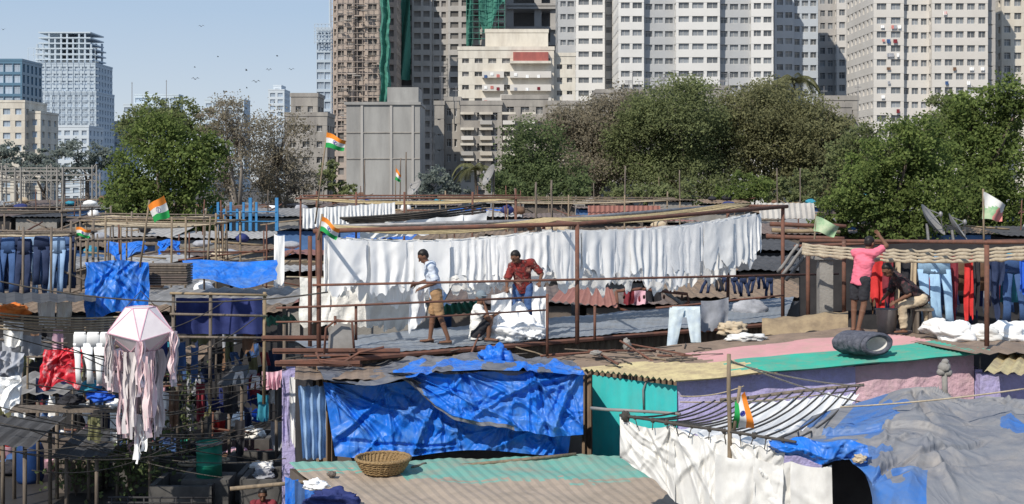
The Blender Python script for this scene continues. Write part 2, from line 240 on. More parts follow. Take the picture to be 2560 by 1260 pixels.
# ------------------------------------------------------------------ towers
def tower(label,Y,secs,yb,wall,pane='pane',frame='pane_frame',rec='recess',name='apartment_tower',h=3.,sp=.45,pier=.3,pr=.5,depth=18,sill=True):
    xa=min(s[0] for s in secs); xb=max(s[1] for s in secs)
    t=thing(name,label,'building',((WX(xa,Y)+WX(xb,Y))/2,Y+depth/2,0)); base=OW[t.name]; wins=[]
    zmax=CZ+480/F*Y; zmin=WZ(yb,Y)
    for s in secs:
        x0,x1,yt,dy,bay=s[:5]; wm=s[5] if len(s)>5 else wall; hh=s[6] if len(s)>6 else h; spp=s[7] if len(s)>7 else sp
        X0,X1=WX(x0,Y),WX(x1,Y); H=WZ(yt,Y); y0=Y+dy; y1=Y+depth; mb=MB(); mb.cm=1
        mb.bb(X0+pr,X1-pr,y0+pr,y1-pr,0,H-.3); mb.cm=0; nf=int(H/hh)
        for k in range(nf+1):
            z=H-(k+1)*hh+hh*(1-spp)
            if z>0: mb.bb(X0,X1,y0,y1,z,z+spp*hh)
        mb.bb(X0-.12,X1+.12,y0-.12,y1+.12,H-.02,H+.7)
        n=max(1,round((X1-X0)/bay)); bw=(X1-X0)/n; pw=pier*bw
        for i in range(n+1):
            x=X0+i*bw; a=max(X0+.02,x-pw/2); b=min(X1-.02,x+pw/2)
            if i==0:b=a+pw*.7
            if i==n:a=b-pw*.7
            mb.bb(a,b,y0+.04,y0+pr+.1,0,H)
        for X_,sg in ((X0,1),(X1,-1)):
            if (sg==1 and X0>0) or (sg==-1 and X1<0):
                ns=max(1,round((y1-y0)/(bay*1.2))); bs=(y1-y0)/ns
                for i in range(ns+1):
                    y=y0+i*bs; a,b=max(y0+.05,y-bs*.3),min(y1-.05,y+bs*.3); xi=X_+sg*.04; xo=X_+sg*(pr+.1); mb.bb(min(xi,xo),max(xi,xo),a,b,0,H)
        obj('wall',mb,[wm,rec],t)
        ww=bw*(1-pier); wh=hh*(1-spp); me=None
        for k in range(nf):
            zc=H-(k+1)*hh+wh/2
            if zc<zmin or zc>zmax: continue
            for i in range(n): wins.append((X0+(i+.5)*bw,y0+pr-.03,zc,ww,wh))
    R.shuffle(wins); cache={}
    def wmesh(mb,c,ww,wh):
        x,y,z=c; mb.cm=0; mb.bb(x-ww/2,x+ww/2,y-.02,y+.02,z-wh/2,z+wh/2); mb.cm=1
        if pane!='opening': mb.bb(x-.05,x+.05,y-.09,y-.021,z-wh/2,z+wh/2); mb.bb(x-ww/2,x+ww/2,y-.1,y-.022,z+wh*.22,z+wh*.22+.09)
        if sill: mb.bb(x-ww/2-.05,x+ww/2+.05,y-.25,y-.02,z-wh/2,z-wh/2+.1)
    rest=MB()
    for q,(x,y,z,ww,wh) in enumerate(wins):
        if q<100:
            key=(round(ww,2),round(wh,2))
            if key not in cache:
                mb=MB(); wmesh(mb,(0,0,0),ww,wh); me=bpy.data.meshes.new('window'); me.from_pydata([tuple(v) for v in mb.v],[],mb.f); me.materials.append(M[pane]); me.materials.append(M[frame]); me.polygons.foreach_set('material_index',mb.m); cache[key]=me
            o=bpy.data.objects.new('window',cache[key]); COL.objects.link(o); o.parent=t; o.location=V((x,y,z))-base
        else: wmesh(rest,(x,y,z),ww,wh)
    if rest.v: tag(obj('window',rest,[pane,frame],t),kind='stuff')
    return t
def pbox(t,name,px0,px1,py0,py1,Y0,Y1,m):
    return obj(name,MB().bb(WX(px0,Y0),WX(px1,Y0),Y0,Y1,WZ(py1,Y0),WZ(py0,Y0)),m,t)
def washing(t,px,py,Y,m,w_=.7,h_=.75):
    p=W(px,py,Y); sd=R.random()*9; obj('laundry',MB().sheet(lambda u,v:p+V((u*w_,.06*sin(u*14+sd),-v*h_)),5,2),m,t)
def scaffold(t,px0,px1,py0,py1,Y,dx,dz,r,m):
    mb=MB(); x=px0
    while x<=px1: mb.tube([W(x,py0,Y),W(x,py1,Y)],r,4); x+=dx
    y=py0
    while y<=py1: mb.tube([W(px0,y,Y-.15),W(px1,y,Y-.15)],r,4); y+=dz
    obj('scaffold',mb,m,t)
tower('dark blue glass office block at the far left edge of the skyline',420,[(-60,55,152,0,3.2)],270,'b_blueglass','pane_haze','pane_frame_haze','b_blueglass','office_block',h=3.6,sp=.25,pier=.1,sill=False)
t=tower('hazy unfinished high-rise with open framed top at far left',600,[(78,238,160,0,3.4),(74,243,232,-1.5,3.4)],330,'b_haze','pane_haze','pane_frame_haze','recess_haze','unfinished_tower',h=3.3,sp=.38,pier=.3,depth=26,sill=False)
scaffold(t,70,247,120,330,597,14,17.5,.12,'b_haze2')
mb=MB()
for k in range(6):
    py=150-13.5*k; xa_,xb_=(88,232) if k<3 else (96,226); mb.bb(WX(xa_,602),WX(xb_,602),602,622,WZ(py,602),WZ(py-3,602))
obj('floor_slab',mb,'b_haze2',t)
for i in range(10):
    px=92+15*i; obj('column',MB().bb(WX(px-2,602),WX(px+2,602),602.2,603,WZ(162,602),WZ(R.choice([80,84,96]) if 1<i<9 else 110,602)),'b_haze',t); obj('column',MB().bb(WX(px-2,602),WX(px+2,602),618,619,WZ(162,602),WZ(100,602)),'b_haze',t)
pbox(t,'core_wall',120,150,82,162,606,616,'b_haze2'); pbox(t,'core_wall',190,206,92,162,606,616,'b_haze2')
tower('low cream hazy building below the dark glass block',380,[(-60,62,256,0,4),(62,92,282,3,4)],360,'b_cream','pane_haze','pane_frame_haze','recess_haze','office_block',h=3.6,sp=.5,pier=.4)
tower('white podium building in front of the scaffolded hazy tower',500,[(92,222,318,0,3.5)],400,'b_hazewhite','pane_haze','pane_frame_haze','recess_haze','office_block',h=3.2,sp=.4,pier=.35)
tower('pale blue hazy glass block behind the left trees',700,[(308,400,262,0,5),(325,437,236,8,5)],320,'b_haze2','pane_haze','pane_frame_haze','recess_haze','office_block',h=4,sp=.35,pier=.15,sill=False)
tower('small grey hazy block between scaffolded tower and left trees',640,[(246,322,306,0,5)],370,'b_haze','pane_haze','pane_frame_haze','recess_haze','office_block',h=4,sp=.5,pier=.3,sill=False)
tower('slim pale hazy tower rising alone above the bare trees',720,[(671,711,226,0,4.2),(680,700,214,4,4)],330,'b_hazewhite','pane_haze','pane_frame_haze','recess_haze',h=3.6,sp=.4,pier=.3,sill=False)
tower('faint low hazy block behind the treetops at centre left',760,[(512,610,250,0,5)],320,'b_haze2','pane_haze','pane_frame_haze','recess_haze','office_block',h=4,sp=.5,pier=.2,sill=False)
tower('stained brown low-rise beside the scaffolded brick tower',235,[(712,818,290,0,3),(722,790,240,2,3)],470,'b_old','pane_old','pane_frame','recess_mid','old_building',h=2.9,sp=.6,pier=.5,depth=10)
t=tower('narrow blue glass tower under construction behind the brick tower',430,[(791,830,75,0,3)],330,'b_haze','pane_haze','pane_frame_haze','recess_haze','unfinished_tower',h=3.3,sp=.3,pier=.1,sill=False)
scaffold(t,786,828,60,110,428,9,9,.14,'b_haze'); obj('mast',MB().tube([W(826,75,431),W(826,-40,431)],.5,5),'b_haze',t)
t=tower('tall brown brick tower covered with scaffolding poles',300,[(840,886,-150,0,2.6),(886,912,-150,1.5,2.2),(912,950,-150,0,2.6),(826,842,-150,4,1.6),(950,986,-150,6,3)],400,'b_brick','opening','b_brick','recess_mid','unfinished_tower',h=2.75,sp=.42,pier=.3,depth=20)
scaffold(t,828,950,-150,330,298,13,14.5,.07,'b_brick')
for i in range(40):
    px=R.uniform(830,935); py=R.uniform(5,320); obj('scaffold_board',MB().bb(WX(px,297.4),WX(px+R.uniform(8,22),297.4),297.2,298.2,WZ(py+1.5,297.4),WZ(py,297.4)),R.choice(['b_brick','old_wood','b_grey','recess_mid']),t)
obj('safety_net',MB().sheet(lambda u,v:W(951+24*u+2*sin(v*30),-150+405*v,296.5)+V((0,.7*sin(u*9+v*5)+.5*mn.noise(V((u*5,v*30,0))),0)),12,60),'net_green',t)
t=tower('tall grey concrete tower with green netting near the top',320,[(1030,1080,-150,0,2.9),(1080,1120,-150,1.5,2.6),(1120,1180,-150,0,2.9),(1180,1265,-150,3,2.9),(985,1030,-150,9,4)],440,'b_grey','opening','b_grey','recess_mid','unfinished_tower',h=2.75,sp=.45,pier=.26,depth=24)
obj('safety_net',MB().sheet(lambda u,v:W(996+30*u,-150+350*v,319)+V((0,1.2*sin(u*7+v*9),0)),12,40),'net_green',t)
obj('safety_net',MB().sheet(lambda u,v:W(1166+14*u,-150+265*v,317)+V((0,.8*sin(u*7+v*9),0)),8,40),'net_green',t)
obj('safety_net',MB().sheet(lambda u,v:W(1196+66*u,-150+(195+40*sin(u*5))*v,318.5)+V((0,.5*sin(u*9+v*6)+.5*mn.noise(V((u*9,v*9,0))),0)),20,40),'net_green',t)
scaffold(t,1166,1262,-150,110,316,16,14.5,.08,'net_green')
t=thing('unfinished_tower','bare concrete frame with open floors behind the cream building','building',(WX(1330,345),352,0))
mb=MB()
for py in (-120,-50,8,14,66,105): mb.bb(WX(1262,345),WX(1402,345),345,362,WZ(py+8,345),WZ(py,345))
obj('floor_slab',mb,'b_grey',t)
for px in (1275,1345,1385): obj('column',MB().bb(WX(px-9,345),WX(px+9,345),346,348,0,WZ(-120,345)),'b_grey',t)
obj('core_wall',MB().bb(WX(1264,345),WX(1400,345),354,360,0,WZ(-125,345)),'recess_mid',t)  # dark backing painted for the shade inside the open floors
tower('white and grey banded tower just right of the concrete frame',300,[(1396,1440,-150,3,2,'b_slate'),(1440,1512,-150,0,3.2),(1512,1546,-150,4,2.5,'b_slate')],240,'b_white',h=3.05,sp=.56,pier=.2,depth=20)
tower('broad white banded apartment tower, widest on the skyline',285,[(1546,1610,-150,0,3),(1610,1690,-150,2.5,2.4,'b_slate'),(1690,1800,-150,0,3),(1800,1880,-150,2.5,2.4,'b_slate'),(1880,1936,-150,1,2.8)],215,'b_white',h=3.05,sp=.55,pier=.22,depth=22)
tower('blue grey shaded tower beside the broad white tower',300,[(1936,1985,-150,0,2.4),(1985,2050,-150,2,2.4)],230,'b_bluegrey',h=3.05,sp=.55,pier=.25,depth=20)  # tower in shadow: the shade is put into its blue-grey walls
tower('cream grey tower set back in the gap at right',335,[(2050,2092,-150,2,2.6),(2092,2142,-150,0,2.4,'b_white2'),(2142,2182,-150,5,6,'b_bluegrey')],320,'b_grey',h=3.3,sp=.5,pier=.35,depth=18)
t=tower('white apartment tower with laundry at windows behind the right trees',270,[(2184,2260,-150,0,2.6),(2260,2330,-150,2,2.2),(2330,2470,-150,0,2.6),(2470,2502,-150,3,8,'b_grey',2.95,.9)],320,'b_white2',h=2.95,sp=.52,pier=.3,depth=22)  # grey end strip: shade of the right-hand side put into its colour
for i in range(26):
    px=R.choice([R.uniform(2200,2250),R.uniform(2345,2460)]); washing(t,px,28+35*R.randint(0,8),269.6,R.choice(['maroon','faded_red','denim','white_cloth','grey_cloth','brown_cloth','white_cloth']),R.uniform(.5,.9),R.uniform(.5,.9))
tower('cream apartment tower cut by the right edge',290,[(2504,2640,-150,0,2.6)],260,'b_cream',h=3,sp=.5,pier=.35)
t=tower('cream mid-rise with red balcony and rooftop block',255,[(1145,1385,125,0,2.7),(1212,1372,74,5,30,'b_cream',4.2,.97),(1385,1440,138,2,2.4,'b_cream')],250,'b_cream','pane_old',h=2.65,sp=.62,pier=.42,depth=12,name='old_building')
pbox(t,'balcony',1283,1371,130,152,253.8,255.2,'b_red'); pbox(t,'balcony',1275,1378,152,158,253.4,255.1,'b_cream')
for k in range(3):
    for a,b in ((1275,1378),(1205,1260)):
        pbox(t,'balcony',a,b,178+k*33,194+k*33,253.7,255.2,'b_white2')
        for j in range(3): washing(t,a+(b-a)*(.1+.28*j),R.uniform(180,188)+k*33,253.6,R.choice(['maroon','faded_red','white_cloth','denim','grey_cloth','brown_cloth','white_cloth']),.6,.6)
t=thing('concrete_block','windowless grey concrete block with raised right tower','building',(WX(955,200),205,0))
mb=MB().bb(WX(866,200),WX(1050,200),200,212,0,WZ(258,200)); mb.bb(WX(968,200),WX(1046,200),200.1,208,WZ(258,200)-.01,WZ(218,200)); obj('wall',mb,'b_conc',t)
obj('cornice',MB().bb(WX(861,200),WX(1052,200),199.7,212.2,WZ(262,200),WZ(255,200)),'b_conc',t)
for px in (905,978,1032): obj('pilaster',MB().bb(WX(px-3,200),WX(px+3,200),199.8,200.1,0,WZ(264,200)),'b_grey',t)
for py in (330,395): obj('ledge',MB().bb(WX(866,200),WX(1050,200),199.88,200.1,WZ(py+3,200),WZ(py,200)),'b_old',t)
t=tower('stained grey low-rise with wide framed windows behind the trees',215,[(1086,1110,262,0,8,'b_old',2.6,.9),(1110,1150,250,2,1.5),(1150,1255,262,0,2.35),(1255,1370,246,1.5,2.35),(1370,1500,262,0,2.35)],440,'b_old','pane_old','pane_frame','recess_mid','old_building',h=2.6,sp=.5,pier=.45,depth=12)
for k in range(4):
    for px in (1168,1215,1272,1322,1392,1440): 
        pbox(t,'window_hood',px-17,px+17,280+k*38.7,286+k*38.7,214.1,215.2,'b_cream'); 
        if R.random()<.8: pbox(t,'window_grille',px-15,px+15,301+k*38.7,311+k*38.7,214.3,215.1,R.choice(['b_white2','b_cream','b_grey']))
for k,(px,py,hh) in enumerate([(1265,236,8),(1300,240,14),(1420,236,9)]): pbox(t,'water_tank',px-14,px+14,py,264,218,221,'b_white2')
tower('small weathered building with rooftop shed behind right trees',190,[(2040,2130,268,0,3),(2075,2165,246,4,3)],330,'b_old','pane_old',h=2.7,sp=.55,pier=.45,depth=9,name='old_building')
tower('low grey rooftops crowded with masts above the central trees',240,[(1490,1700,232,0,4),(1650,1835,218,5,4)],250,'b_old','pane_old',h=2.7,sp=.6,pier=.5,depth=10,name='old_building')
for k in range(16):
    px=R.uniform(1500,1830); ph=R.uniform(15,50); a=W(px,222,238); 
    mb=MB().tube([a-V((0,0,1)),a+V((0,0,ph*238/F))],.09,4)
    for j in range(R.randint(1,3)): z=a.z+ph*238/F*(.95-.14*j); mb.bb(a.x-.7,a.x+.7,a.y-.05,a.y+.05,z,z+.1)
    obj('antenna',mb,'steel',label='thin rooftop mast with crossbars above the central treetops',cat='antenna',group='masts above the central trees')
for px,pt,Yb in ((1105,180,214),(1140,215,214),(2145,205,189),(2060,215,189),(330,205,690),(416,200,690)):
    a=W(px,pt,Yb); mb=MB().tube([V((a.x,a.y,a.z-5*Yb/200)),a],.06*Yb/200,4); mb.bb(a.x-.5,a.x+.5,a.y-.04,a.y+.04,a.z-.8,a.z-.7)
    obj('antenna',mb,'steel',label={1105:'mast on the left corner of stained low-rise roof',1140:'short mast on the stained low-rise roof',2145:'mast on the small weathered building at right',2060:'left mast on the small weathered building',330:'left spike on the pale hazy glass block',416:'thin crane mast on the pale hazy glass block'}[px],cat='antenna')
# ------------------------------------------------------------------ trees
rng=np.random.default_rng(5)
def leafmesh(name,Cn,size,m,parent):
    n=len(Cn); o0=np.array(OW[parent.name]); nr=rng.normal(size=(n,3)); nr[:,2]+=.9; nr[:,1]-=.8; nr[:,0]-=.4; nr/=np.linalg.norm(nr,axis=1)[:,None]
    a=np.cross(nr,rng.normal(size=(n,3))); a/=np.linalg.norm(a,axis=1)[:,None]; b=np.cross(nr,a); s=size*rng.uniform(.55,1.25,n)[:,None]
    P=np.empty((n,4,3)); P[:,0]=Cn+a*s*.62; P[:,1]=Cn+b*s*.4; P[:,2]=Cn-a*s*.62; P[:,3]=Cn-b*s*.4; P-=o0
    me=bpy.data.meshes.new(name); me.vertices.add(4*n); me.vertices.foreach_set('co',P.reshape(-1)); me.loops.add(4*n); me.loops.foreach_set('vertex_index',np.arange(4*n)); me.polygons.add(n); me.polygons.foreach_set('loop_start',np.arange(0,4*n,4)); me.update(calc_edges=True)
    me.materials.append(m); o=bpy.data.objects.new(name,me); COL.objects.link(o); o.parent=parent; OW[o.name]=OW[parent.name]; return o
def tree(label,bx,Y,lobes,leaf,size,cover=4,name='tree',tr=.3,twig=10,group=None,bark='bark',clump=.2,fill=.45):
    base=V((WX(bx,Y),Y,0)); t=thing(name,label,'tree',base,group); s=Y/F; pts=[]; cs=[]; tws=[]; sz=size*.85
    for (px,py,rx,ry) in lobes:
        c=W(px,py,Y)+V((0,R.uniform(-.6,.6)*rx*s,0)); cs.append((c,rx*s,ry*s)); n=int(3.6*cover*pi*rx*ry/(size/s)**2*1.25); RR=np.array([rx*s,rx*s*.85,ry*s])
        # each lobe breaks up into uneven boughs, with looser growth between them
        nb=10; bd=rng.normal(size=(nb,3)); bd/=np.linalg.norm(bd,axis=1)[:,None]; bc_=bd*rng.uniform(.4,.9,nb)[:,None]*RR+np.array(c); br_=rng.uniform(.3,.58,nb)
        K=max(9,n//30); wb=rng.integers(0,nb,K); d=rng.normal(size=(K,3)); d/=np.linalg.norm(d,axis=1)[:,None]
        cc=bc_[wb]+d*(rng.uniform(0,1,K)**.5*br_[wb])[:,None]*RR
        fl=rng.uniform(0,1,K)<fill; cc[fl]=(np.array(c)+d*(rng.uniform(0,1,K)**.4*1.0)[:,None]*RR)[fl]
        pick=rng.integers(0,K,n); pts.append(cc[pick]+rng.normal(size=(n,3))*clump*.7*min(rx,ry)*s*np.array([1,1,.7]))
        for q in range(min(twig,K)): tws.append((c,V(cc[q]),rx*s,ry*s))
    leafmesh('crown',np.concatenate(pts),sz,LM[leaf],t)
    zt=min(c.z-h*.6 for c,_,h in cs); zt=max(zt,base.z+1.5); top=base+V((R.uniform(-.3,.3),0,zt*.75)); tk=MB().tube([base,base.lerp(top,.5)+V((.15,0,0)),top],[tr*1.25,tr,tr*.8],9)
    for c,a,h in cs: tk.tube([top-V((0,0,.2)),top.lerp(c,.5)+V((R.uniform(-.3,.3),0,.3)),c-V((0,0,h*.45))],[tr*.6,tr*.4,tr*.18],6)
    for c,e,rx,ry in tws: tk.tube([c-V((0,0,ry*.5)),c.lerp(e,.55)+V((R.uniform(-.2,.2),0,.1)),e],[.014*rx,.008*rx,.004*rx],4)
    obj('trunk',tk,bark,t,True); return t
tree('leafy green tree standing nearest at left behind the flag',430,70,[(320,440,75,85),(400,350,90,80),(470,430,100,90),(345,515,90,65),(430,510,105,70),(500,385,65,65),(490,560,65,50)],'bright',.2,3,tr=.3)
tree('olive bushy tree peaking just behind the left leafy tree',420,95,[(390,320,85,60),(470,310,85,55),(345,330,50,55)],'mid',.25,3)
tree('half bare brown tree with thin twigs right of the leafy tree',600,92,[(600,330,95,80),(560,280,55,40),(560,430,75,75)],'dry',.17,1.2,twig=90,tr=.3,bark='drybark')
tree('bare twiggy grey brown tree in front of the brown low-rise',700,100,[(700,370,95,95),(650,440,100,78),(740,450,75,64)],'dry',.18,1.1,twig=90,tr=.3,bark='drybark')
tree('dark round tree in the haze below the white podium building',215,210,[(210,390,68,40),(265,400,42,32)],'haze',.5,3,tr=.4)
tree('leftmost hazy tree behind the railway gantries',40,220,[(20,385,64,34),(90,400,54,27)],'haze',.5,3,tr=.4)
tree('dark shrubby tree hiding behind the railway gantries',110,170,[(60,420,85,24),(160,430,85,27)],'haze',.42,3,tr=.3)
tree('dark green tree at the left end of the central grove',1330,128,[(1345,390,90,90),(1310,450,65,60),(1400,450,85,60),(1290,400,40,45),(1265,455,45,50)],'dark',.28,3)
tree('brown tinged broad tree with thinning crown in central grove',1490,140,[(1480,350,130,100),(1550,290,108,78),(1420,330,75,72),(1500,430,120,72)],'dry',.26,2.8,twig=60,bark='drybark')
tree('tallest rounded green tree at the middle of the grove',1710,135,[(1690,290,140,95),(1620,380,120,98),(1760,350,130,98),(1700,440,150,75),(1600,300,70,65)],'mid',.27,3.2)
tree('olive brown tree right of the tallest one in the grove',1920,138,[(1890,300,115,98),(1960,330,115,98),(1860,400,105,85),(1990,430,105,75),(1930,250,78,58),(1820,290,70,70)],'olive',.27,3,twig=40,bark='drybark')
tree('small olive tree at the right end of the grove',2060,132,[(2050,340,85,80),(2085,430,75,82),(2100,330,50,55)],'olive',.28,3.2)
tree('bright low tree in front of the grove at right',1880,105,[(1880,470,64,45),(1830,490,54,32)],'bright',.23,3,tr=.15)
tree('low dark bush below the left part of the grove',1420,100,[(1440,470,50,34),(1390,485,54,26)],'dark',.24,3,tr=.12)
tree('low bush in front of the brown tinged tree',1560,102,[(1570,480,65,32),(1630,488,50,24),(1700,480,60,30)],'mid',.24,3,tr=.12)
tree('low green bush between the low bright tree and right trees',2010,112,[(2000,475,62,44),(1950,490,44,27)],'mid',.26,3,tr=.12)
tree('low bush at the foot of the concrete block',860,120,[(855,480,42,24),(820,440,28,54)],'mid',.27,3,tr=.12)
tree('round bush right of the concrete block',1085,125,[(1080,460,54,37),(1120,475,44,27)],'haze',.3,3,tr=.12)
tree('slender leafy tree by the low-rise at grove edge',1250,118,[(1250,455,48,45),(1300,480,44,32)],'dark',.28,3,tr=.15)
tree('large dark leafy tree filling the right edge',2440,72,[(2480,300,90,80),(2430,265,74,58),(2530,250,65,70),(2400,350,82,72),(2500,410,112,92),(2420,470,102,82),(2530,520,92,82),(2440,555,102,62)],'bright',.2,3.2,tr=.4)
tree('dark green tree leaning left beside the tall right tree',2220,62,[(2180,400,72,62),(2260,350,86,66),(2140,470,88,72),(2250,450,98,82),(2110,525,80,60),(2220,550,102,64),(2320,500,92,92),(2085,580,64,44),(2330,400,72,62)],'bright',.18,3.1,tr=.3)
tree('dense distant tree behind the two right trees',2320,110,[(2330,360,112,70),(2200,360,95,66),(2380,280,60,50),(2130,400,60,66)],'mid',.27,3.2,tr=.35)
def palm(label,px,pyc,Y,fl):
    c=W(px,pyc,Y); t=thing('palm_tree',label,'tree',(c.x,Y,0)); obj('trunk',MB().tube([(c.x,Y,0),(c.x+.2,Y,c.z*.5),c],[.2,.16,.13],7),'bark',t,True)
    for k in range(13):
        a=2*pi*k/13+R.uniform(-.2,.2); up=R.uniform(.1,1.0); d=V((cos(a),sin(a),0)); mb=MB(); P=[]
        for i in range(9): u=i/8; P.append(c+d*fl*u*(1-.2*u)+V((0,0,fl*(up*u-(.5+up*.7)*u*u))))
        mb.tube(P,.03,4)
        for i in range(1,9):
            for q in range(3):
                p=P[i].lerp(P[i-1],q/3); sd=d.cross(V((0,0,1)))
                for sg in(-1,1): e=p+sd*sg*fl*.26*(1-.5*i/9)+d*fl*.1-V((0,0,fl*.14)); mb.add([p,p+d*fl*.06,e],[(0,1,2)])
        obj('frond',mb,LM['olive'],t)
palm('palm tree rising above the right of the grove',1985,200,150,3.6); palm('palm tree in front of the stained low-rise',1188,420,125,2.6)
# ------------------------------------------------------------------ railway gantries, fence
def gantry(label,px0,px1,py,Y,m='concrete',n=3):
    t=thing('railway_gantry',label,'gantry',(WX((px0+px1)/2,Y),Y,0)); z=WZ(py,Y)
    for i in range(n):
        x=WX(px0+(px1-px0)*i/(n-1),Y); mb=MB()
        for sx in(-.22,.22): mb.bb(x+sx-.06,x+sx+.06,Y-.1,Y+.1,0,z+.3)
        k=0
        while k*.8<z: mb.box((x,Y,k*.8+.4),(.62,.05,.07),ry=.9*(1 if k%2 else -1)); k+=1
        obj('post',mb,m,t)
    X0,X1=WX(px0,Y),WX(px1,Y); mb=MB().bb(X0,X1,Y-.07,Y+.07,z-.06,z+.06).bb(X0,X1,Y-.07,Y+.07,z-.76,z-.64); k=0
    while X0+k*.7<X1-.7: mb.box((X0+k*.7+.35,Y,z-.35),(.95,.05,.06),ry=.78*(1 if k%2 else -1)); k+=1
    obj('beam',mb,m,t)
gantry('nearest concrete railway gantry at left edge',-60,150,428,100); gantry('second railway gantry with beam a little higher',10,236,420,128); gantry('third railway gantry farther down the tracks',70,246,438,170); gantry('faint farthest railway gantry at left',-20,205,446,220,n=4)
for i in range(7):
    cable('overhead railway wire strung between the left gantries',W(-60,418+i*9,100),W(246,432+i*7,190),.5,.025,group='overhead railway wires')
t=thing('metal_fence','bright blue pole fence beyond the left drying racks','fence',W(590,575,58))
for i in range(7): p=W(545+i*16,577,58); obj('post',MB().bb(p.x-.05,p.x+.05,57.95,58.05,p.z,p.z+1.3-.3*(i%2)),'fence_blue',t)
for py in (528,552): obj('rail',MB().bb(WX(545,58),WX(692,58),57.9,57.95,WZ(py+2,58),WZ(py,58)),'fence_blue',t)
for px in (626,692): p=W(px,577,58); obj('post',MB().bb(p.x-.07,p.x+.07,57.93,58.07,p.z,p.z+1.5),'fence_blue',t)
# ------------------------------------------------------------------ shacks
def shack(label,X0,X1,Y0,Y1,z0,z1,roof,wall,group=None,door=True,open_=False):
    t=thing('shack',label,'shack',((X0+X1)/2,(Y0+Y1)/2,0),group); zz=min(z0,z1)-.12
    if open_:
        for x in (X0+.1,X1-.1):
            for y in (Y0+.1,Y1-.1): obj('post',MB().tube([(x,y,0),(x,y,zz+.08)],.045,6),'old_wood',t,True)
    else: mb=MB(); mb.bb(X0+.1,X1-.1,Y0+.1,Y1-.1,0,zz); obj('wall',mb,wall,t)
    obj('roof',MB().corr((X0-.15,Y0-.2,z0),(X1+.15,Y0-.2,z0),(X1+.15,Y1+.2,z1),(X0-.15,Y1+.2,z1),.3,.025,nv=3,wob=.06),roof,t)
    if door and not open_: xd=R.uniform(X0+.5,max(X0+.6,X1-1.2)); obj('door',MB().bb(xd,xd+.8,Y0+.06,Y0+.099,0,1.9),'dark_wall',t)
    return t
RW={'rust_sheet':'rusty brown','grey_sheet':'grey metal','brown_roof':'dark brown','red_roof':'dull red','pale_roof':'pale sheet','blue_tarp':'blue tarp','dark_sheet':'blackened'}
def zone(px): return 'beyond the left drying racks' if px<740 else ('behind the long white laundry row' if px<1960 else 'behind the clothes rail at right')
junk=[]
for Y,zr in ((40,3.3),(46,3.75),(53,4.1),(62,4.45),(73,4.75),(86,5.0),(101,5.2)):
    px=-120
    while px<(2700 if Y>58 else 2060):
        wpx=R.uniform(2.4,4.6)*F/Y; z=zr+R.uniform(-.35,.25); rf=R.choices(list(RW),[5,4,5,2,2,.6,3])[0]
        lab='%s roofed shack in the %s rows %s'%(RW[rf],'near' if Y<50 else 'far',zone(px))
        shack(lab,WX(px,Y),WX(px+wpx,Y)-.1,Y+R.uniform(-.5,.5),Y+R.uniform(4,5.5),z,z+R.uniform(-.1,.35),rf,R.choice(['mud_wall','dark_wall','blue_wall','mud_wall','concrete']),'crowded shacks %s'%zone(px),door=Y<50 and px<740)
        if px<740 or Y>58: junk.append((px+wpx/2,Y+2,z+.2))
        px+=wpx+R.uniform(0,30)
for (px,Y,z) in junk:
    for q in range(3):
        a=V((WX(px,Y)+R.uniform(-1.5,1.5),Y+R.uniform(-1.5,1.5),z+R.uniform(.0,.1))); k=R.random()
        zn=zone(px)
        if k<.5: 
            d=V((R.uniform(-1,1),R.uniform(-.4,.4),R.uniform(-.05,.1))).normalized()*R.uniform(.7,1.6); pole('loose wooden pole lying on a shack roof '+zn,a-d,a+d,R.uniform(.03,.05),R.choice(['bamboo','old_wood','yellow_wood','rust']),group='loose poles on the roofs '+zn)
        elif k<.75: pole('thin upright pole standing among shack roofs '+zn,a-V((0,0,.5)),a+V((R.uniform(-.1,.1),0,R.uniform(.5,1.6))),.035,R.choice(['bamboo','rust','old_wood']),group='upright poles among the roofs '+zn)
        else:
            sd=R.random()*50; col=R.choice(['grey_cloth','navy','white_cloth','brown_cloth','teal_cloth','black_cloth','khaki'])
            obj('bundle',MB().ell(a+V((0,0,.1)),(R.uniform(.25,.5),R.uniform(.25,.4),R.uniform(.15,.28)),14,9,fn=lambda d:1+.3*mn.noise(d*2.2+V((sd,0,0)))),col,None,True,'%s bundle left on a shack roof %s'%(col.replace('_cloth','').replace('_',' '),zn),'bundle','bundles on the roofs '+zn)
# ------------------------------------------------------------------ laundry
def cloth(label,p0,p1,drop,m,folds=4,amp=.05,sag=.03,group=None,name='hanging_cloth',cat='cloth',rag=.12,nu=26,nv=9,swag=.6,drop2=None,cr_=0):
    a=V(p0);b=V(p1); d=b-a; n=V((-d.y,d.x,0)).normalized(); sd=R.random()*100; ph=R.random()*6; drop2=drop2 or drop; t=d.normalized(); L=d.length; sk_=R.uniform(-1,1)
    def fn(u,v):
        p=a.lerp(b,u); A=amp*(.25+.75*min(1,v*1.6)); off=A*sin(folds*2*pi*u+ph+(.9+2*sk_)*v*(swag>.4)+1.5*mn.noise(V((u*2,v,sd))))+A*.9*mn.noise(V((u*folds*2.2,v*1.2,sd+5)))+amp*swag*sin((v+1.2*abs(u-.5))*9+sd)*(.3+.7*v)*.6
        if cr_: off-=cr_*crease(u*L*1.8+v*sk_,v*drop*1.5,sd)
        dd=(drop*(1-u)+drop2*u)*(1+rag*mn.noise(V((u*3,sd,0)))+rag*.5*mn.noise(V((u*9,sd,3))))
        return p+n*off+V((0,0,-sag*4*u*(1-u)-dd*v))+t*(L*.08*mn.noise(V((v*2.,sd,u*2)))*v)
    return obj(name,MB().sheet(fn,nu,nv),m,None,True,label,cat,group)
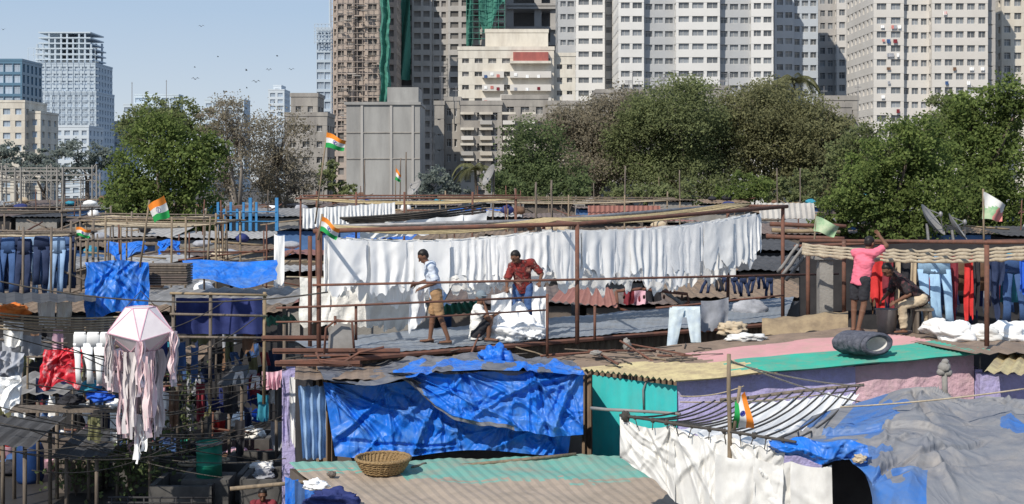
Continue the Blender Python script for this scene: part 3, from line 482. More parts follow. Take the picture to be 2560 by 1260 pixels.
def trousers(label,p,ax,h,m,group=None,wide=.2):
    ax=V(ax).normalized(); ay=V((-ax.y,ax.x,0)); p=V(p); mb=MB(); s=R.uniform(-.05,.05)
    mb.etube([p,p-V((0,0,.06*h)),p-V((0,0,.28*h))],[wide*.85,wide,wide*1.05],[.012,.02,.03],ax,ay,12)
    for sg in(-1,1):
        s2=s+R.uniform(-.02,.02); hp=p-V((0,0,.22*h))+ax*sg*wide*.52; mb.etube([hp,hp-V((0,0,.3*h))+ax*(sg*.02+s2)+ay*R.uniform(-.03,.03),hp-V((0,0,.55*h))+ax*(sg*.03+s2*1.5)+ay*R.uniform(-.04,.04),hp-V((0,0,.78*h))+ax*(sg*.035+s2*2)],[wide*.55,wide*.46,wide*.4,wide*.44],[.025,.02,.028,.012],ax,ay,10)
    return obj('hanging_trousers',mb,m,None,True,label,'trousers',group)
def shirt(label,p,ax,h,m,group=None,wide=.24):
    ax=V(ax).normalized(); ay=V((-ax.y,ax.x,0)); p=V(p); mb=MB()
    mb.etube([p,p-V((0,0,.1*h)),p-V((0,0,.5*h)),p-V((0,0,h))],[wide*.9,wide,wide*.95,wide*1.05],[.02,.035,.03,.02],ax,ay,14)
    for sg in(-1,1): q=p-V((0,0,.06*h))+ax*sg*wide*.9; mb.etube([q,q+ax*sg*.08-V((0,0,.25*h)),q+ax*sg*.1-V((0,0,.55*h))],[.07,.06,.05],[.03,.022,.015],ax,ay,8)
    return obj('hanging_shirt',mb,m,None,True,label,'shirt',group)
def bundle(label,c,r,m,cat='bundle',name='bundle',group=None,k=.35,f=2.0,nu=40,nv=26):
    sd=R.random()*60
    return obj(name,MB().ell(c,r,nu,nv,fn=lambda d:1+k*mn.noise(d*f+V((sd,0,0)))+k*.4*(.5-abs(mn.noise(d*f*1.7+V((0,sd,0))))*1.8)+k*.12*(.5-abs(mn.noise(d*f*3.4+V((0,0,sd))))*1.8)),m,None,True,label,cat,group)
def rack(label,px0,px1,pyt,Y,dep,zb,nr,rm='pale_rope',pm='bamboo',sag=.12,mids=(),group=None,r=.032):
    X0,X1=WX(px0,Y),WX(px1,Y); z=WZ(pyt,Y); t=thing('drying_rack',label,'drying rack',((X0+X1)/2,Y+dep/2,zb),group)
    for x in (X0,X1): 
        for y in (Y,Y+dep): obj('post',MB().tube([(x+R.uniform(-.08,.08),y,zb),(x,y,z+R.uniform(.05,.35))],r,6),pm,t,True)
        obj('beam',MB().tube([(x,Y-.2,z),(x,Y+dep+.2,z+.02)],r*.9,6),pm,t,True)
    for y in (Y,Y+dep): obj('beam',MB().tube([(X0-R.uniform(.1,.5),y-.06,z+.05+R.uniform(-.05,.05)),(X1+R.uniform(.1,.5),y-.06,z+.05+R.uniform(-.05,.05))],r*.8,6),pm,t,True)
    for mx in mids: x=WX(mx,Y); obj('post',MB().tube([(x,Y-.09,zb),(x+.02,Y-.09,z+.2)],r,6),pm,t,True)
    for i in range(nr):
        y=Y+dep*(i+.5)/nr; obj('rope',MB().tube(sagline((X0,y,z),(X1,y,z),sag*R.uniform(.7,1.2),10),.018,5),rm,t,True)
    return t
# ---- main platform
zP=3.9
NL,NR,FR,FL=G(805,893,zP),G(1962,800,zP),G(1985,742,zP),G(738,852,zP)
t=thing('flat_roofed_building','long low building carrying the grey drying platform','building',((NL+NR+FR+FL)/4)*1)
t.location.z=0; OW[t.name]=V(t.location)
obj('roof',MB().corr(NL,NR,FR,FL,.18,.006,nv=20,wob=.035),'deck',t,True)
d=(NR-NL).normalized(); n=V((-d.y,d.x,0)); A=NL+n*.25; B=NR+n*.25
obj('front_wall',MB().corr(V((A.x,A.y,0)),V((B.x,B.y,0)),V((B.x,B.y,3.82)),V((A.x,A.y,3.82)),.16,.03,nv=2),'rust_sheet',t)
mb=MB(); Q=[NL+n*.4,NR+n*.4,FR-n*.2,FL]; mb.add([V((q.x,q.y,0)) for q in Q]+[V((q.x,q.y,3.8)) for q in Q],[(0,1,5,4),(1,2,6,5),(2,3,7,6),(3,0,4,7),(4,5,6,7)]); obj('wall',mb,'dark_wall',t)
obj('eave_beam',MB().tube([NL-V((0,.04,.07)),NR-V((0,.04,.07))],.05,6),'rust',t)
# ---- the big frame
P1=V((WX(797,22.9),22.9,zP)); P2=V((WX(1443,24.6),24.6,zP)); P3=V((WX(1957,28.2),28.2,zP))
Z1,Z2,Z3=WZ(578,22.9),WZ(560,24.6),WZ(516,28.2)
bk=V((-.55,3.9,0))
t=thing('clothes_rack','long rusty steel drying frame strung with yellow ropes above the platform','drying rack',(P2.x,P2.y+1.5,zP))
for P,Z in((P1,Z1),(P2,Z2),(P3,Z3)):
    obj('post',MB().tube([P-V((0,0,.05)),V((P.x,P.y,Z+.03))],.042,8),'rust',t,True)
    q=P+bk; obj('post',MB().tube([q,V((q.x,q.y,Z-.05))],.042,8),'rust',t,True)
    obj('cross_beam',MB().tube([V((P.x,P.y,Z)),V((q.x,q.y,Z-.06))],.038,6),'rust',t,True)
obj('top_beam',MB().tube([V((P1.x-.1,P1.y,Z1)),V((P2.x,P2.y,Z2)),V((P3.x+.1,P3.y,Z3))],.042,8),'rust',t,True)
bz=V((0,0,-.06)); obj('top_beam',MB().tube([V((P1.x,P1.y,Z1))+bk+bz,V((P2.x,P2.y,Z2))+bk+bz,V((P3.x,P3.y,Z3))+bk+bz],.042,8),'steel',t,True)
obj('post',MB().tube([W(775,590,23.9),W(775,880,23.9)],.04,8),'rust',t,True)
for i in range(14):
    f=.56+.43*i/13; a=V((P1.x,P1.y,Z1))+bk*f; b=V((P2.x,P2.y,Z2-.0))+bk*f; c=V((P3.x,P3.y,Z3))+bk*f
    s1=.1+.12*R.random(); s2=.1+.12*R.random()
    obj('rope',MB().tube(sagline(a,b,s1,12)+sagline(b,c,s2,12)[1:],.016,5),'rope',t,True)
def rail(z1,z2,z3,r=.024,f=0.03,ext=0): 
    o=V((0,-f-.05,0)); return obj('rail',MB().tube([V((P1.x-.1,P1.y,z1))+o,V((P2.x,P2.y,z2))+o,V((P3.x+ext,P3.y,z3))+o],r,6),'rust',t,True)
rail(WZ(712,22.9),WZ(698,24.6),WZ(684,28.2),ext=1.2); 
obj('rail',MB().tube([W(690,770,22.8),W(890,763,22.9),W(1365,742,24.2)],.022,6),'rust',t,True); obj('rail',MB().tube([W(690,805,22.8),W(890,803,22.9),W(1365,775,24.3)],.018,6),'rust',t,True)
for px,y0,y1,Y in((890,760,850,22.95),(1368,735,890,23.6),(1487,765,850,25.0),(838,790,880,22.9)): obj('short_post',MB().tube([W(px,y1,Y),W(px,y0,Y)],.028,6),'rust',t,True)
# white laundry on the frame: three dense lines of overlapping pieces
def rowpt(f,off):
    a=V((P1.x-.0+.1*off,P1.y,Z1)); b=V((P2.x,P2.y,Z2)); c=V((P3.x+.5*off,P3.y,Z3)); o=bk*off
    q=a.lerp(b,f*2) if f<.5 else b.lerp(c,f*2-1); s=f*2 if f<.5 else f*2-1
    return q+o+V((0,0,-.15*4*s*(1-s)-.15-.08*off))
for off,n,dr in((.55,28,.96),(.72,23,1.13),(.92,20,1.2)):
    for i in range(n):
        w0=R.uniform(-.3,.3)/n; f0=max(.002,i/n-.02+w0) ; f1=min(.998,(i+1)/n+.02+w0); fm=(f0+f1)/2
        oo=off+R.uniform(-.012,.012); a,b=rowpt(f0,oo),rowpt(f1,oo); k=dr*(1+.2*max(0,fm-.45)/.5)
        cloth('white garment hanging in the crowded row on the long rusty frame',a,b,k*R.uniform(.74,1.1),'white_cloth' if fm<.6 or R.random()<.35 else 'white_print',folds=R.choice([1.5,2.5,3.5,4.5]),amp=R.choice([.014,.02,.028]),group='white laundry on the long frame',drop2=k*R.uniform(.74,1.1),nu=32,nv=14,swag=.25,rag=.3,cr_=.018)
a,b=W(752,692,26.6),W(1030,690,26.9)
for i in range(4):
    cloth('thick white quilt hanging low at the left end of the platform',a.lerp(b,i/4-.01),a.lerp(b,(i+1)/4+.01),(.98,1.0,1.04,1.08)[i],'cream_cloth',folds=1.5,amp=.02,group='white quilts low on the platform',nu=24,nv=24,swag=1.8,cr_=.04)
cable('rope holding the low white quilts',a-V((.3,0,0)),b+V((.4,0,0)),.02,.015,'pale_rope',name='rope',cat='rope')
# back white row and nets
a,b=W(757,520,36),W(985,505,37)
for i in range(8): cloth('white sheet on the far rack behind the left end of the long frame',a.lerp(b,i/8),a.lerp(b,(i+1)/8+.01),.56,'white_cloth',folds=3,amp=.03,group='white sheets on the far rack',nu=16,nv=5)
a,b=W(900,560,33.5),W(1212,532,34.5)
for i in range(5): cloth('white sheet under black netting on the second far rack',a.lerp(b,i/5),a.lerp(b,(i+1)/5+.02),.4,'white_cloth',folds=1,amp=.04,group='sheets under black netting',nu=12,nv=5)
for i in range(9): cable('black rope sagging over the far white sheets',W(850+6*i,545+3*i,32.5+.2*i),W(1215,508+7*i,35),.05+.04*R.random(),.03,'dark_rope',group='black ropes over far sheets',name='rope',cat='rope')
rack('tall thin drying rack behind the left end of long frame',752,1290,497,37,3,3.2,7,'rope','rust',.15,(890,1010,1180))
rack('far rack of thin poles below the central grove',1100,1700,500,50,4,3.9,6,'pale_rope','bamboo',.15,(1340,1420,1560))
for i,(px,y0,y1,Y) in enumerate([(1380,590,450,45),(1340,600,455,44),(1015,560,380,60),(1000,520,395,70),(1560,560,415,60),(1290,560,470,50),(910,560,400,60),(1232,560,425,55),(1700,560,425,75),(1945,560,420,75),(2000,520,420,78)]):
    pole('bare pole rising %s'%['behind the frame near its middle','behind the frame, left of the middle pole','beside the distant small flag','in front of the concrete block','before the brown tree of the grove','below the stained low-rise','at the left part of the concrete block','behind the rooftop dish','before the tallest grove tree','before the olive grove tree','before the palm at right'][i],W(px,y0,Y),W(px+R.uniform(-4,4),y1,Y),.04,'old_wood')
for i in range(3):
    p=W(1470+60*i,548,52); obj('metal_sheet',MB().corr(p,p+V((1.0,0,0)),p+V((1.0,.1,.55)),p+V((0,.1,.55)),.2,.03),'red_roof',None,False,'upright dull red metal sheet behind the frame','metal sheet','red metal sheets behind the frame')
p=W(1900,546,46); obj('metal_sheet',MB().corr(p,p+V((2.0,0,0)),p+V((2.0,.3,.55)),p+V((0,.3,.55)),.2,.03),'pale_roof',None,False,'white corrugated sheet behind the right end of the frame','metal sheet')
for i,(x0,y0,x1,y1,Y,m) in enumerate([(1925,560,2115,566,40,'rust'),(1915,590,2110,597,38,'rust'),(1930,575,2100,580,42,'yellow_wood')]): pole('horizontal %s beam beyond the right end of frame'%['upper rusty','lower rusty','yellow wooden'][i],W(x0,y0,Y),W(x1,y1,Y),.07,m)
for (a,b,c,d_,m,l) in [((1375,752),(1545,768),(1530,722),(1420,700),'red_roof','red ribbed roof seen under the white laundry row'),((1085,792),(1215,778),(1190,752),(1090,765),'green_roof','green ribbed roof sheet behind the men on platform'),((668,815),(745,803),(735,788),(665,792),'green_roof','small green roof sheet at the left end of platform')]:
    A,B,C_,D=G(*a,3.95),G(*b,3.95),G(*c,4.3),G(*d_,4.3); obj('metal_sheet',MB().corr(A,B,C_,D,.25,.03),m,None,False,l,'metal sheet')
for i in range(8): trousers('dark jeans hanging beyond the right part of the long frame',W(1770+22*i,690+R.uniform(-4,6),34+.1*(i%3)),(1,.3*R.uniform(-1,1),0),R.uniform(.35,.5),R.choice(['denim','denim_dark','black_cloth','denim_dark']),'jeans beyond the long frame',.1)
for i,(px,py,m) in enumerate([(1585,722,'pink_cloth'),(1560,720,'maroon'),(1615,715,'black_cloth')]): cloth('%s hanging low under the right of the laundry row'%['pink cloth','maroon cloth','black cloth'][i],W(px,py,33.4),W(px+38,py-2,33.5),.4,m,folds=1.5,amp=.05)
t=thing('pipe_rack','dark rusty pipe rack lying beyond the platform','pipe rack',W(1630,780,31.5))
for dy in (0,.9):
    obj('side_frame',MB().tube([W(1540,728,31+dy),W(1545,770,31+dy),W(1580,782,31+dy),W(1690,776,31+dy),W(1722,755,31+dy),W(1718,735,31+dy),W(1600,722,31+dy),W(1540,728,31+dy)],.04,6),'rust',t,True)
for px in (1560,1610,1660,1705): obj('crossbar',MB().tube([W(px,740,31),W(px,745,31.9)],.03,6),'rust',t,True)
bundle('grey tied sack resting at the platform right end',W(1872,775,30.2),(.42,.3,.26),'grey_cloth',cat='sack',name='sack',k=.2)
p=W(1712,768,25.6)
mb=MB(); 
for sg,bx_,by_ in((-1,-.26,-.78),(1,.22,-.7)):
    mb.sheet(lambda u,v:p+V((sg*.15+(u-.5)*(.3-.1*v)+(bx_-sg*.15)*v,-.02*sin(u*pi)-.02*mn.noise(V((u*3,v*4,sg*5)))-.02*(sg>0),by_*v-.05*sin(u*pi)*(1-v))),10,18)
mb.sheet(lambda u,v:p+V(((u-.5)*.62,.0+.05-.02*mn.noise(V((u*4,v*3,1))),.01-.22*v)),12,5)
obj('hanging_trousers',mb,'denim_pale',None,True,'pale blue jeans slung over the rail in front of platform','trousers')
cloth('grey shirt hung beside the pale jeans on the rail',W(1752,752,25.9),W(1822,743,26.2),.6,'grey_cloth',folds=1.5,amp=.03,rag=.3)
pole('rail carrying the pale jeans and grey shirt',W(1640,770,25.5),W(1960,738,27),.022,'rust')
bundle('white crumpled plastic lying on the dirty roof edge',W(1865,845,24.9),(.36,.22,.09),'dingy_cloth',k=.6); bundle('tan crumpled cloth near the white plastic on roof edge',W(1830,822,25.5),(.26,.2,.13),'khaki',k=.6)
obj('bent_board',MB().sheet(lambda u,v:W(1905+215*u,842-30*v-22*u,25.6+.9*v)+V((0,0,.22*sin(v*pi)+.06*mn.noise(V((u*6,v*3,0))))),20,10),'yellow_wood',None,True,'bowed tan board lying behind the pink roof','board')
# ---- people
def cap(mb,p,q,r0,r1,n=14,f0=False,f1=False,ax=None,fa=1,fb=1):
    p=V(p);q=V(q); d=q-p; t=d.normalized(); a=(V(ax)-t*V(ax).dot(t)).normalized() if ax is not None else t.orthogonal().normalized(); b=t.cross(a); rg=[]
    if not f0: rg+=[(p-t*r0*sin(math.radians(k)),r0*cos(math.radians(k))) for k in(82,55,28)]
    rg+=[(p,r0),(p.lerp(q,.5),(r0+r1)/2),(q,r1)]
    if not f1: rg+=[(q+t*r1*sin(math.radians(k)),r1*cos(math.radians(k))) for k in(28,55,82)]
    P=[c+(a*fa*cos(2*pi*j/n)+b*fb*sin(2*pi*j/n))*r for c,r in rg for j in range(n)]; k=len(rg); F_=[(i*n+j,i*n+(j+1)%n,(i+1)*n+(j+1)%n,(i+1)*n+j) for i in range(k-1) for j in range(n)]
    F_+=[list(range(n))[::-1],list(range((k-1)*n,k*n))]; mb.add(P,F_)
def remesh(name,mb,vox,m,parent,it=2,disp=0,label=None):
    o0=OW[parent.name]; me=bpy.data.meshes.new('tmp'); me.from_pydata([tuple(v-o0) for v in mb.v],[],mb.f); ob=bpy.data.objects.new('tmp',me); COL.objects.link(ob)
    md=ob.modifiers.new('r','REMESH'); md.mode='VOXEL'; md.voxel_size=vox; sm=ob.modifiers.new('s','SMOOTH'); sm.iterations=it; sm.factor=.5
    bpy.context.view_layer.update(); dg=bpy.context.evaluated_depsgraph_get(); m2=bpy.data.meshes.new_from_object(ob.evaluated_get(dg)); bpy.data.objects.remove(ob)
    if disp:
        m2.update(); cs=[(v.co+v.normal*disp*(mn.noise(v.co*9)+.6*mn.noise(V((v.co.x*14,v.co.y*14,v.co.z*26))))) for v in m2.vertices]
        for v,c in zip(m2.vertices,cs): v.co=c
    m2.materials.clear(); m2.materials.append(M[m]); m2.polygons.foreach_set('use_smooth',[True]*len(m2.polygons)); m2.name=name
    o=bpy.data.objects.new(name,m2); COL.objects.link(o); o.parent=parent; OW[o.name]=o0; tag(o,label); return o
def person(label,loc,J,fwd,hf,shirt_m,pant_m,sleeve=.9,pl=.5,hat=None,shoes=True,sc=1.0):
    loc=V(loc); t=thing('person',label,'person',loc); j={k:loc+V(v)*sc for k,v in J.items()}; b=MB(); fwd=V(fwd).normalized()
    sa=(j['sR']-j['sL']).normalized(); mid=(j['hL']+j['hR'])/2
    cap(b,j['hL'],j['hR'],.1*sc,.1*sc); cap(b,mid,j['chest'],.105*sc,.125*sc,18,ax=sa,fa=1.3,fb=.85); cap(b,j['chest'],j['neck']-(j['neck']-j['chest'])*.25,.125*sc,.07*sc,18,ax=sa,fa=1.35,fb=.85)
    cap(b,j['sL'],j['sR'],.062*sc,.062*sc); cap(b,j['chest'].lerp(j['neck'],.7),j['head'],.06*sc,.05*sc)
    for s in 'LR':
        cap(b,j['h'+s],j['k'+s],.088*sc,.056*sc); cap(b,j['k'+s],j['a'+s],.056*sc,.037*sc); c=j['k'+s].lerp(j['a'+s],.3); cap(b,c,j['k'+s].lerp(j['a'+s],.45),.056*sc,.045*sc)
        ft=(j['t'+s]-j['a'+s]); hd=V((ft.x,ft.y,0)).normalized(); lo=V((j['a'+s].x,j['a'+s].y,j['t'+s].z)); cap(b,lo-hd*.04*sc+V((0,0,.01)),j['t'+s],.035*sc,.026*sc,ax=hd.cross(V((0,0,1))),fa=1.25,fb=.9); cap(b,j['a'+s],lo,.037*sc,.036*sc)
        cap(b,j['s'+s],j['e'+s],.052*sc,.04*sc); cap(b,j['e'+s],j['w'+s],.041*sc,.027*sc)
        d=(j['w'+s]-j['e'+s]).normalized(); sd=d.cross(fwd); sd=sd.normalized() if sd.length>.2 else d.orthogonal().normalized(); nn=d.cross(sd).normalized(); w0=j['w'+s]
        b.ell(w0+d*.048*sc,(.042*sc,.052*sc,.017*sc),12,8,ax=(sd,d,nn))
        for i in range(4):
            ln=(.8,1,.95,.75)[i]*sc; p0=w0+d*.08*sc+sd*(i-1.5)*.021*sc; p1=p0+d*.038*ln+nn*.014*ln; p2=p1+(d*.5+nn*.85)*.032*ln; cap(b,p0,p1,.0095*sc,.009*sc,8); cap(b,p1,p2,.009*sc,.0075*sc,8)
        p0=w0+d*.025*sc+sd*.032*sc; p1=p0+(sd*.8+d*.6)*.038*sc; p2=p1+(d*.9+nn*.5)*.03*sc; cap(b,p0,p1,.013*sc,.011*sc,8); cap(b,p1,p2,.011*sc,.009*sc,8)
    hf=V(hf).normalized(); hs=hf.cross(V((0,0,1))).normalized(); hu=hs.cross(hf).normalized(); H=j['head']; ax=(hs,hf,hu)
    b.ell(H+hu*.02*sc,(.076*sc,.095*sc,.105*sc),18,12,ax=ax); b.ell(H-hu*.055*sc+hf*.025*sc,(.056*sc,.066*sc,.06*sc),14,10,ax=ax)
    cap(b,H+hu*.015*sc+hf*.09*sc,H-hu*.025*sc+hf*.112*sc,.009*sc,.015*sc,8); b.ell(H-hu*.062*sc+hf*.086*sc,(.026*sc,.012*sc,.011*sc),10,6,ax=ax); b.ell(H+hu*.04*sc+hf*.084*sc,(.055*sc,.016*sc,.012*sc),10,6,ax=ax)
    for sg in(-1,1): b.ell(H+hs*sg*.078*sc-hf*.005*sc,(.014*sc,.026*sc,.034*sc),8,8,ax=ax)
    remesh('body',b,.0085*sc,'skin',t,2)
    for sg in(-1,1): obj('eye',MB().ell(H+hu*.012*sc+hf*.087*sc+hs*sg*.032*sc,(.014*sc,.008*sc,.008*sc),8,6,ax=ax),'hair',t,True)
    hb=MB().ell(H+hu*.045*sc-hf*.018*sc,(.086*sc,.1*sc,.095*sc),22,14,ax=ax,fn=lambda d:(1+.05*mn.noise(d*6))*(1 if (d.y<.35 or d.z>.42) else .9)); hb.ell(H+hu*.02*sc-hf*.045*sc,(.08*sc,.068*sc,.09*sc),16,10,ax=ax)
    if hat: hb=MB().ell(H+hu*.05*sc,(.092*sc,.108*sc,.092*sc),20,12,ax=ax); obj('cap',hb.ell(H+hu*.06*sc+hf*.1*sc,(.07*sc,.06*sc,.012*sc),12,6,ax=ax),hat,t,True)
    else: obj('hair',hb,'hair',t,True)
    s_=MB(); e=.02*sc
    hem=mid+(mid-j['chest']).normalized()*.1*sc
    cap(s_,hem,mid.lerp(j['chest'],.4),.128*sc+e,.12*sc+e,20,f0=True,ax=sa,fa=1.22,fb=.9); cap(s_,mid.lerp(j['chest'],.3),j['chest'],.12*sc+e,.128*sc+e,20,ax=sa,fa=1.25,fb=.9); cap(s_,j['chest'],j['neck']-(j['neck']-j['chest'])*.3,.128*sc+e,.08*sc+e,20,ax=sa,fa=1.35,fb=.9); cap(s_,j['sL'],j['sR'],.066*sc+e,.066*sc+e)
    for s in 'LR':
        q=j['s'+s].lerp(j['e'+s],min(1,sleeve)); cap(s_,j['s'+s],q,.058*sc+e,.05*sc+e,f1=sleeve<=1)
        if sleeve>1: cap(s_,j['e'+s],j['e'+s].lerp(j['w'+s],sleeve-1),.05*sc+e,.04*sc+e,f1=True)
    remesh('shirt',s_,.014*sc,shirt_m,t,3,.02*sc)
    s_=MB(); cap(s_,j['hL'],j['hR'],.115*sc,.115*sc); cap(s_,mid,mid.lerp(j['chest'],.3),.125*sc,.118*sc,18,ax=sa,fa=1.25,fb=.9)
    for s in 'LR':
        if pl<=1: cap(s_,j['h'+s],j['h'+s].lerp(j['k'+s],pl),.11*sc,.1*sc-.012*pl,f1=True)
        else: cap(s_,j['h'+s],j['k'+s],.108*sc,.08*sc); cap(s_,j['k'+s],j['k'+s].lerp(j['a'+s],pl-1),.08*sc,.07*sc,f1=True)
    remesh('trousers' if pl>1 else 'shorts',s_,.014*sc,pant_m,t,3,.016*sc)
    if shoes:
        for s in 'LR':
            ft=j['t'+s]-j['a'+s]; hd=V((ft.x,ft.y,0)).normalized(); c=V((j['a'+s].x,j['a'+s].y,loc.z if j['t'+s].z<loc.z+.1 else j['t'+s].z-.03))+hd*.06*sc
            obj('sandal',MB().box(c+V((0,0,.012)),(.26*sc,.095*sc,.022),rz=math.atan2(hd.y,hd.x)),'black_cloth',t); 
    return t
m1=G(1088,858,zP)
person('man in striped pale shirt and brown shorts holding white cloth on platform',m1,dict(chest=(-.07,0,1.28),neck=(-.14,0,1.46),head=(-.215,0,1.58),hL=(.0,.085,.93),hR=(.02,-.085,.93),kL=(-.05,.1,.5),kR=(.1,-.1,.49),aL=(-.1,.11,.08),aR=(.24,-.1,.11),tL=(-.27,.1,.03),tR=(.1,-.12,.03),
  sL=(-.08,.18,1.42),sR=(-.07,-.18,1.41),eL=(-.12,.22,1.14),eR=(.02,-.25,1.13),wL=(-.35,.14,1.07),wR=(-.24,-.2,1.02)),(-1,0,0),(-.85,-.25,-.6),'stripe_shirt','tan_short',.9,.95,sc=1.04)
cloth('white cloth drooping from the hands of the striped-shirt man',m1+V((-.47,-.15,1.05)),m1+V((-.22,.12,1.08)),.75,'white_cloth',folds=1.6,amp=.05,rag=.3,nu=24,nv=14,swag=1.2,cr_=.06)
m2=G(1306,836,zP)
person('man in red patterned shirt and jeans lifting white sheets',m2,dict(chest=(-.01,-.07,1.25),neck=(-.06,-.16,1.43),head=(-.13,-.25,1.52),hL=(.11,0,.92),hR=(-.09,.02,.92),kL=(.13,-.06,.48),kR=(-.12,-.05,.48),aL=(.14,.02,.08),aR=(-.13,.03,.08),tL=(.18,-.14,.03),tR=(-.18,-.13,.03),
  sL=(.18,-.06,1.4),sR=(-.21,-.1,1.34),eL=(.38,-.04,1.19),eR=(-.3,-.24,1.08),wL=(.33,-.29,1.05),wR=(-.3,-.46,.95)),(-.4,-.9,0),(-.75,-.5,-.65),'red_shirt','denim',.95,1.9,sc=1.03)
cloth('white sheet gathered in the right hand of the red-shirt man',m2+V((-.62,-.52,.84)),m2+V((-.22,-.48,.98)),.85,'white_cloth',folds=1.6,amp=.05,rag=.3,nu=30,nv=20,swag=1.3,cr_=.08); cloth('white sheet falling from the left hand of the red-shirt man',m2+V((.2,-.4,1.06)),m2+V((.46,-.3,.98)),.9,'white_cloth',folds=1.3,amp=.05,rag=.3,nu=24,nv=18,swag=1.3,cr_=.07)
hp=G(1275,847,zP)
for i,(dx,dy,r,s_) in enumerate([(0,0,.4,.2),(-.2,.3,.3,.3),(.3,.15,.32,.22),(.08,.38,.3,.36),(-.3,-.05,.22,.12),(.45,-.05,.2,.1)]): bundle('lump of the white wet sheets heaped beside the seated person',hp+V((dx,dy,s_*.7)),(r,r*.8,s_),'white_cloth',group='white heap on the platform',k=.6,f=1.6,name='sheet_heap',cat='cloth heap',nu=56,nv=36)
m3=G(1194,851,zP)
person('seated person in white shirt and grey cap beside the sheet heap',m3,dict(chest=(.0,0,.46),neck=(.03,-.02,.64),head=(.06,-.05,.78),hL=(-.02,.09,.13),hR=(-.02,-.09,.13),kL=(.24,.14,.4),kR=(.22,-.17,.4),aL=(.2,.13,.07),aR=(.2,-.16,.07),tL=(.36,.14,.03),tR=(.36,-.2,.03),
  sL=(.0,.17,.58),sR=(.02,-.18,.58),eL=(.18,.22,.38),eR=(.2,-.24,.42),wL=(.32,.14,.45),wR=(.14,-.17,.64)),(1,-.3,0),(.6,-.75,-.1),'cream_cloth','black_cloth',.6,.9,hat='cap_grey',sc=1.06)
# ---- pink/green roof
qF,qR,qB,qL=W(1690,952,21.5),W(2485,880,22.0),W(2125,822,25.6),W(1300,903,24.2)
t=thing('corrugated_roofed_house','house with purple and pink walls under the pink and green roof','house',(3.5,23.5,0))
def rmf(u,v):
    k=.05*mn.noise(V((u*14,v*3,0)))+.07*mn.noise(V((u*45,v*2,4)))
    if v<.2+k: return 2 if u<.6+k else 3
    if u<.4+k*.5: return 0 if v>.25+u*.25+k else 2
    if u<.76+k: return 1 if v>.3+(u-.4)*.3+k*1.5 else 3
    return 3
obj('roof',MB().corr(qF,qL,qB,qR,.13,.028,mf=rmf,nv=60,wob=.04),['green_roof','pink_roof','yellow_roof','dirt_roof'],t)
def wallq(a,b,zt,zb_,m,name='wall'):
    a=V(a);b=V(b); return obj(name,MB().sheet(lambda u,v:V((a.x+(b.x-a.x)*u,a.y+(b.y-a.y)*u+.05*mn.noise(V((u*9,v*3,1))),zb_+(zt(u)-zb_)*v)),60,12),m,t)
a=W(1690,952,21.5)+V((.05,.3,0)); b=W(2150,912,21.8)+V((0,.3,0)); c=W(2450,882,22)+V((0,.3,0))
wallq(a,b,lambda u:3.58+.2*u,0,'purple_wall'); wallq(b,c,lambda u:3.78+.18*u,0,'pink_wall')
a2=W(1482,945,22.9); wallq(a2+V((0,.1,0)),a-V((0,.02,0)),lambda u:3.5,0,'turq_wall')
obj('side_wall',MB().bb(c.x+.02,c.x+.15,c.y,c.y+3.2,0,3.7),'purple_wall',t)
obj('pipe',MB().tube([W(1610,1030,22.2),W(1608,975,22.2),W(1615,955,22.2),W(1640,948,22.2)],.02,6),'steel',t,True)
obj('door_frame',MB().bb(a2.x+.5,a2.x+.56,a2.y-.22,a2.y-.05,0,3.3),'turq_wall',t)
m4=W(2150,829,24.0); 
person('man in pink shirt and black shorts with arm raised',m4,dict(chest=(.08,.02,1.27),neck=(.14,.05,1.46),head=(.2,.08,1.58),hL=(-.05,.08,.93),hR=(.06,-.07,.93),kL=(-.08,.1,.5),kR=(.05,-.08,.5),aL=(-.1,.06,.08),aR=(-.06,-.12,.08),tL=(.0,.2,.03),tR=(.05,.03,.03),
  sL=(-.04,.15,1.41),sR=(.22,-.1,1.41),eL=(.08,.4,1.2),eR=(.47,-.04,1.55),wL=(.3,.5,1.3),wR=(.4,.16,1.72)),(.75,.65,0),(.8,.55,-.15),'pink_shirt','black_cloth',.75,.85,sc=1.04)
m5=W(2262,832,24.9)
person('crouching man in dark floral shirt and khaki trousers over a tub',m5,dict(chest=(-.05,0,.9),neck=(-.22,-.03,1.08),head=(-.33,-.06,1.13),hL=(.3,.1,.62),hR=(.28,-.1,.62),kL=(.42,.02,.36),kR=(-.08,-.14,.5),aL=(.45,.1,.08),aR=(-.06,-.13,.08),tL=(.29,.08,.03),tR=(-.22,-.16,.03),
  sL=(-.1,.18,.98),sR=(-.1,-.2,.98),eL=(-.2,.26,.72),eR=(-.02,-.33,.72),wL=(-.36,.12,.6),wR=(-.24,-.25,.58)),(-1,-.2,0),(-.75,-.35,-.65),'floral_shirt','khaki',.98,1.95,sc=1.08)
obj('stool',MB().box(m5+V((.34,.02,.46)),(.36,.3,.05)).box(m5+V((.22,.02,.22)),(.05,.26,.44)).box(m5+V((.46,.02,.22)),(.05,.26,.44)),'old_wood',None,False,'low wooden stool under the crouching man','stool')
obj('bucket',MB().lathe(m5+V((-.34,.05,0)),[(.001,.01),(.17,.01),(.21,.45),(.225,.46),(.2,.45),(.16,.06),(.001,.05)],20),'grey_sheet',None,True,'grey metal tub in front of the crouching man','tub')
